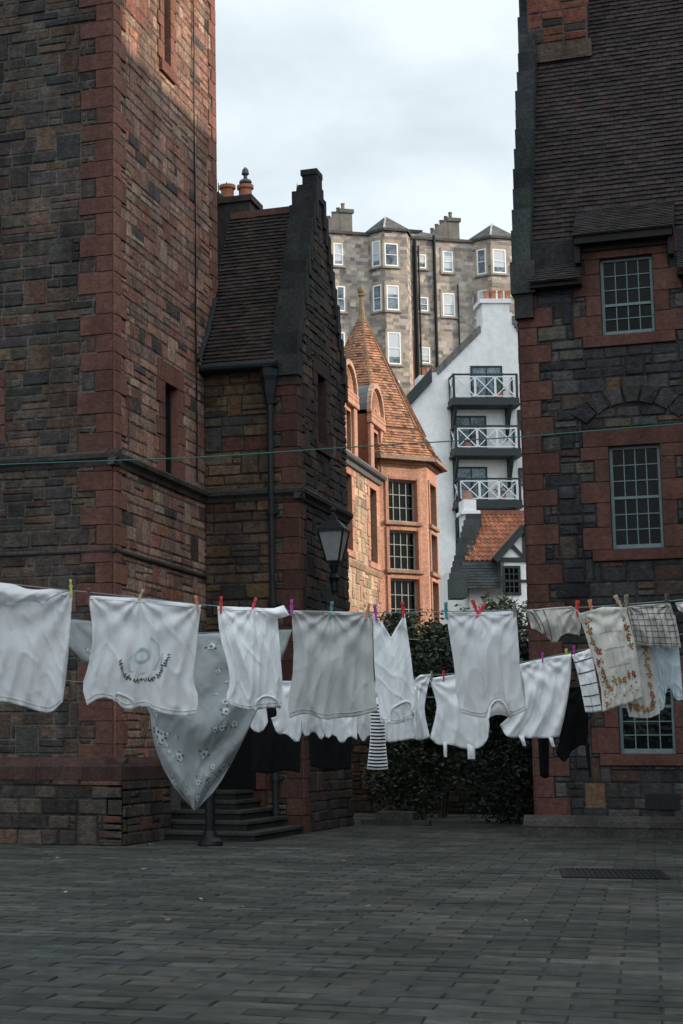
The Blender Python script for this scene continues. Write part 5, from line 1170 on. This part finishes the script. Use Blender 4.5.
def simple(name,label,cat,top,left,right,bot,D,m,group,seed,fold=.03,nf=2,wr=.016,**k):
    T=[top[0]]+list(top[1:]); f=Cloth(top,[top[0]]+left+[bot[0]],[top[-1]]+right+[bot[-1]],bot,D,fold=fold,nf=nf,seed=seed,wr=wr,**k)
    return f,garment(name,label,cat,f,m,group,n=32,m_=32)
W_=C['white']
simple('underwear','small white triangular garment beside the black cloth on the back line','underwear',[(242,683),(268,682)],[(243,700)],[(266,706)],[(246,716),(252,731),(262,733),(268,722)],DB,W_,GRP_B,21)
simple('vest','ragged white vest with a long drooping tip beside the beige top','vest',[(272,681),(303,681)],[(274,700),(278,716)],[(301,700)],[(271,718),(277,735),(286,733),(298,745),(302,732)],DB,W_,GRP_B,22,fold=.04,nf=1.2)
simple('vest','white vest with a grey patch showing left under the beige top','vest',[(301,681),(322,681)],[(301,700)],[(321,700)],[(302,731),(306,738),(314,730),(321,741),(324,736)],DB,C['pale'],GRP_B,23,fold=.03,nf=1.1)
simple('blouse','crumpled white blouse with hanging tabs under the middle of the beige top','blouse',[(322,682),(358,682)],[(322,700)],[(358,705)],[(322,729),(327,740),(334,733),(342,746),(349,735),(357,740)],DB,W_,GRP_B,24,fold=.05,nf=1.3)
simple('vest','white vest with a grey patch showing right under the beige top','vest',[(357,682),(380,682)],[(357,700)],[(378,705)],[(357,731),(363,744),(369,734),(374,741),(378,728)],DB,C['pale'],GRP_B,25,fold=.03,nf=1)
simple('t_shirt','white t-shirt whose wide hem shows under the narrow V-topped shirt','t-shirt',[(380,680),(413,678)],[(380,705)],[(413,700)],[(378,738),(388,743),(400,741),(416,738)],DB,W_,GRP_B,26,fold=.04)
simple('shirt','crumpled white shirt hanging left of the grey peg on the back line','shirt',[(412,682),(420,675),(431,674)],[(410,700)],[(426,695),(424,712)],[(412,738),(420,741),(430,737)],DB,W_,GRP_B,27,fold=.05)
f,o=simple('blouse','white gathered blouse with two dangling straps behind the upside down t-shirt','blouse',[(430,681),(432,678),(458,674),(478,676)],[(436,700),(437,710)],[(484,700),(490,722)],[(430,738),(438,746),(450,744),(466,750),(482,748),(488,738)],DB,W_,GRP_B,28,fold=.05,nf=3)
for (u0,u1,v0,v1) in ((443,447,742,757),(467,475,744,759)):
    b=MB(); q=Cloth([(u0,v0),(u1,v0)],[(u0,v0),(u0+1,v1)],[(u1,v0),(u1,v1)],[(u0+1,v1),(u1,v1)],DB-.02,fold=.01,nf=1,seed=3); clothmesh(b,q,4,10); b.build('strap',W_,o,smooth=True)
f,o=simple('blouse','large bright white gathered blouse on the back line left of the black dress','blouse',z5((105,262),(200,240),(287,225)),z5((104,330),(100,420)),z5((287,300),(270,420)),z5((35,478),(60,525),(110,520),(145,525),(200,524),(246,520)),DB,W_,GRP_B,29,fold=.05,nf=3,pins=z5((105,262),(185,240),(283,225)))
for P in (((100,515),(120,515),(128,552)),((205,518),(222,520),(230,555))):
    A=z5(*P); b=MB(); q=Cloth([A[0],A[1]],[A[0],(A[2][0]-3,A[2][1])],[A[1],A[2]],[(A[2][0]-3,A[2][1]),A[2]],DB-.02,fold=.01,nf=1,seed=3); clothmesh(b,q,4,10); b.build('strap',W_,o,smooth=True)
f,o=simple('hand_towel','white towel with thin dark stripes left of the floral tablecloth','towel',z5((289,230),(355,208)),z5((300,260),(318,330)),z5((375,300),),z5((338,432),(365,434),(395,428)),DB,W_,GRP_B,30,fold=.03)
b=MB()
for t in (.14,.34,.54,.73,.90): ribbon(b,f,[(.01+.98*k/10,t) for k in range(11)],.009,off=.008,c=(.03,.03,.035))
b.build('stripes',C['attr'],o)
BK=C['black']
simple('black_skirt','black cloth hanging low on the rear line before the steps','skirt',[(250,700),(301,698)],[(251,730)],[(301,730)],[(252,772),(270,774),(285,770),(300,773)],DK_,BK,'dark washing on the rear line',31)
simple('black_trousers','black trousers on the rear line under the beige top','trousers',[(306,699),(352,698)],[(308,730)],[(352,730)],[(310,766),(330,771),(351,768)],DK_,BK,'dark washing on the rear line',32)
f,o=simple('leggings','black and white striped leggings hanging below the narrow white t-shirt','leggings',[(370,698),(384,698)],[(371,735)],[(385,738)],[(367,769),(377,770),(388,769)],DB-.35,C['attr'],'dark washing on the rear line',33,fold=.012,nf=1,wr=.005)
for p in o.data.polygons: pass
b=MB()
for k in range(19):
    t=.10+k*.048; ribbon(b,f,[(.01+.98*q/6,t) for q in range(7)],.011,off=.012,c=(.010,.012,.016))
b.build('stripes',C['attr'],o)
f,o=simple('black_dress','black dress with a thin trailing strap in front of the right stone house','dress',[(553,690),(566,688),(587,686)],z5((250,520)),z5((350,500),(345,540)),z5((232,575),(258,612),(275,600),(285,570),(330,545),(345,560)),DB+.5,BK,'dark washing on the rear line',34,fold=.03)
A=z5((335,540),(352,545),(358,662)); b=MB(); q=Cloth([A[0],A[1]],[A[0],(A[2][0]-2,A[2][1])],[A[1],A[2]],[(A[2][0]-2,A[2][1]),A[2]],DB+.45,fold=.01,nf=1,seed=3); clothmesh(b,q,4,16); b.build('strap',BK,o,smooth=True)
simple('black_stocking','narrow black stocking hanging below the large white blouse','stocking',[(536,700),(548,700)],[(538,740)],[(549,745)],[(540,775),(544,779),(549,777)],DB+.6,BK,'dark washing on the rear line',35,fold=.01,nf=1)

# lines
def rope(name,label,pts,D,r,m,n=60,group=None):
    P=[]
    for k in range(n+1):
        u,v=lerp_path(pts,k/n); P.append(atD(u,v,D))
    # soften the joints
    for _ in range(3): P=[P[0]]+[(P[k-1]+P[k]*2+P[k+1])/4 for k in range(1,len(P)-1)]+[P[-1]]
    b=MB(); b.tube(P,r,6); return tag(b.build(name,m,None,smooth=True),label,'clothes line')
rope('clothes_line','thin pale front clothes line carrying the largest white washing',[(-120,565),(0,583),(75,591),(145,598),(200,605),(290,611),(380,613),(450,611.5),(527,610),(575,608),(630,604),(683,600),(800,586)],DF+.02,.0035,M['rope'])
rope('clothes_line','thin back clothes line carrying the grey floral bed sheet',[(-120,590),(64,618.5),(200,633.5),(292,629.5),(420,640)],DS+.03,.004,M['rope'])
rope('clothes_line','thin back clothes line carrying the small crumpled white garments',[(150,668),(242,682),(320,681.5),(412,680),(431,674),(458,674),(520,663),(590,648),(683,634),(790,615)],DB+.03,.004,M['rope'])
rope('clothes_line','rear clothes line carrying the black and striped washing',[(60,680),(250,699),(350,698),(450,697),(540,699),(566,690),(590,686),(700,672)],DK_-1.5,.004,M['rope'])
rope('green_cord','empty green cord stretched high across the whole yard',[(-150,474),(0,464.5),(200,457.5),(345,447.5),(520,437),(683,423.5),(820,410)],11.5,.0042,M['greenrope'])
# pegs
PEGC={'yellow green':(.42,.45,.06),'brown':(.10,.03,.03),'beige':(.45,.33,.22),'orange':(.50,.20,.10),'red':(.50,.02,.02),'pink red':(.62,.04,.08),'magenta':(.38,.03,.28),'teal':(.03,.20,.20),'grey':(.18,.16,.13),'dark':(.05,.05,.05),'yellow':(.55,.40,.05)}
PM={k:mat('plastic_'+k.replace(' ','_'),base=c,rough=.4,spec=.5,dirt=.12,dscale=20) for k,c in PEGC.items()}
PEGS=[(71,588,'yellow green',-4,DF,'at the right corner of the far left white cloth'),(88.5,596,'brown',3,DF,'at the left corner of the ring print t-shirt'),(140,597,'beige',22,DF,'at the middle of the ring print t-shirt'),(197,604,'orange',-8,DF,'at the right corner of the ring print t-shirt'),
(221,605,'red',2,DF,'at the left shoulder of the puffed sleeve t-shirt'),(253.5,606,'pink red',18,DF,'beside the puffed sleeve of the bright white t-shirt'),(291.5,608,'magenta',2,DF,'at the left corner of the beige grey top'),(331.5,610,'teal',5,DF,'at the centre fold of the beige grey top'),(367.5,612,'orange',14,DF,'at the right end of the beige grey top'),(375.5,613,'magenta',-6,DF,'at the left corner of the V-topped t-shirt'),(403,610,'red',-3,DF,'at the right corner of the V-topped t-shirt'),
(446,611,'teal',0,DF,'at the left corner of the upside down t-shirt'),(475.5,608,'red',-20,DF,'tilted, left of a crossed pair on the upside down t-shirt'),(480,611,'pink red',32,DF,'tilted, right of a crossed pair on the upside down t-shirt'),(514.5,612,'grey',4,DF,'at the right end of the upside down t-shirt'),
(577,609,'red',6,DF,'between the striped cloth and the floral tablecloth'),(591,608,'orange',-8,DF,'on the top edge of the floral tablecloth'),(619,603,'beige',-25,DF,'between the floral tablecloth and the checked towel'),(626,603,'grey',4,DF,'at the left corner of the checked towel'),(667,602,'dark',0,DF,'at the right corner of the checked towel'),
(542.5,658,'magenta',3,DB,'in the middle of the large white blouse'),(566.5,654,'yellow',-3,DB,'at the right corner of the large white blouse'),(574,651,'magenta',2,DB,'at the left corner of the dark striped towel'),(443.5,676,'red',0,DB,'on the gathered blouse of the back line'),(431.5,677,'grey',0,DB,'between the crumpled shirt and the gathered blouse')]
for (u,v,cn,rot,D,where) in PEGS:
    c=atD(u,v,D); X=Vector((cy,sy,0)); Yv=Vector((-sy,cy,0)); a=R(rot); up=Vector((0,0,1))*math.cos(a)+X*math.sin(a)
    L_=.105 if D==DF else .10
    b=MB()
    for sgn in (-1,1):
        p0=c+up*L_*.52+Yv*sgn*.016; p1=c+up*L_*.08+Yv*sgn*.007; p2=c-up*L_*.48+Yv*sgn*.005
        b.bar(p0,p1,.013,.008,up=Yv); b.bar(p1,p2,.013,.008,up=Yv)
        b.bar(p0+X*.0,p0-up*.02,.015,.010,up=Yv)
    b.tube([c+up*.008-X*.011,c+up*.008+X*.011],.009,8)
    tag(b.build('clothes_peg',PM[cn]),f'{cn} clothes peg {where}','clothes peg','clothes pegs on the washing lines')
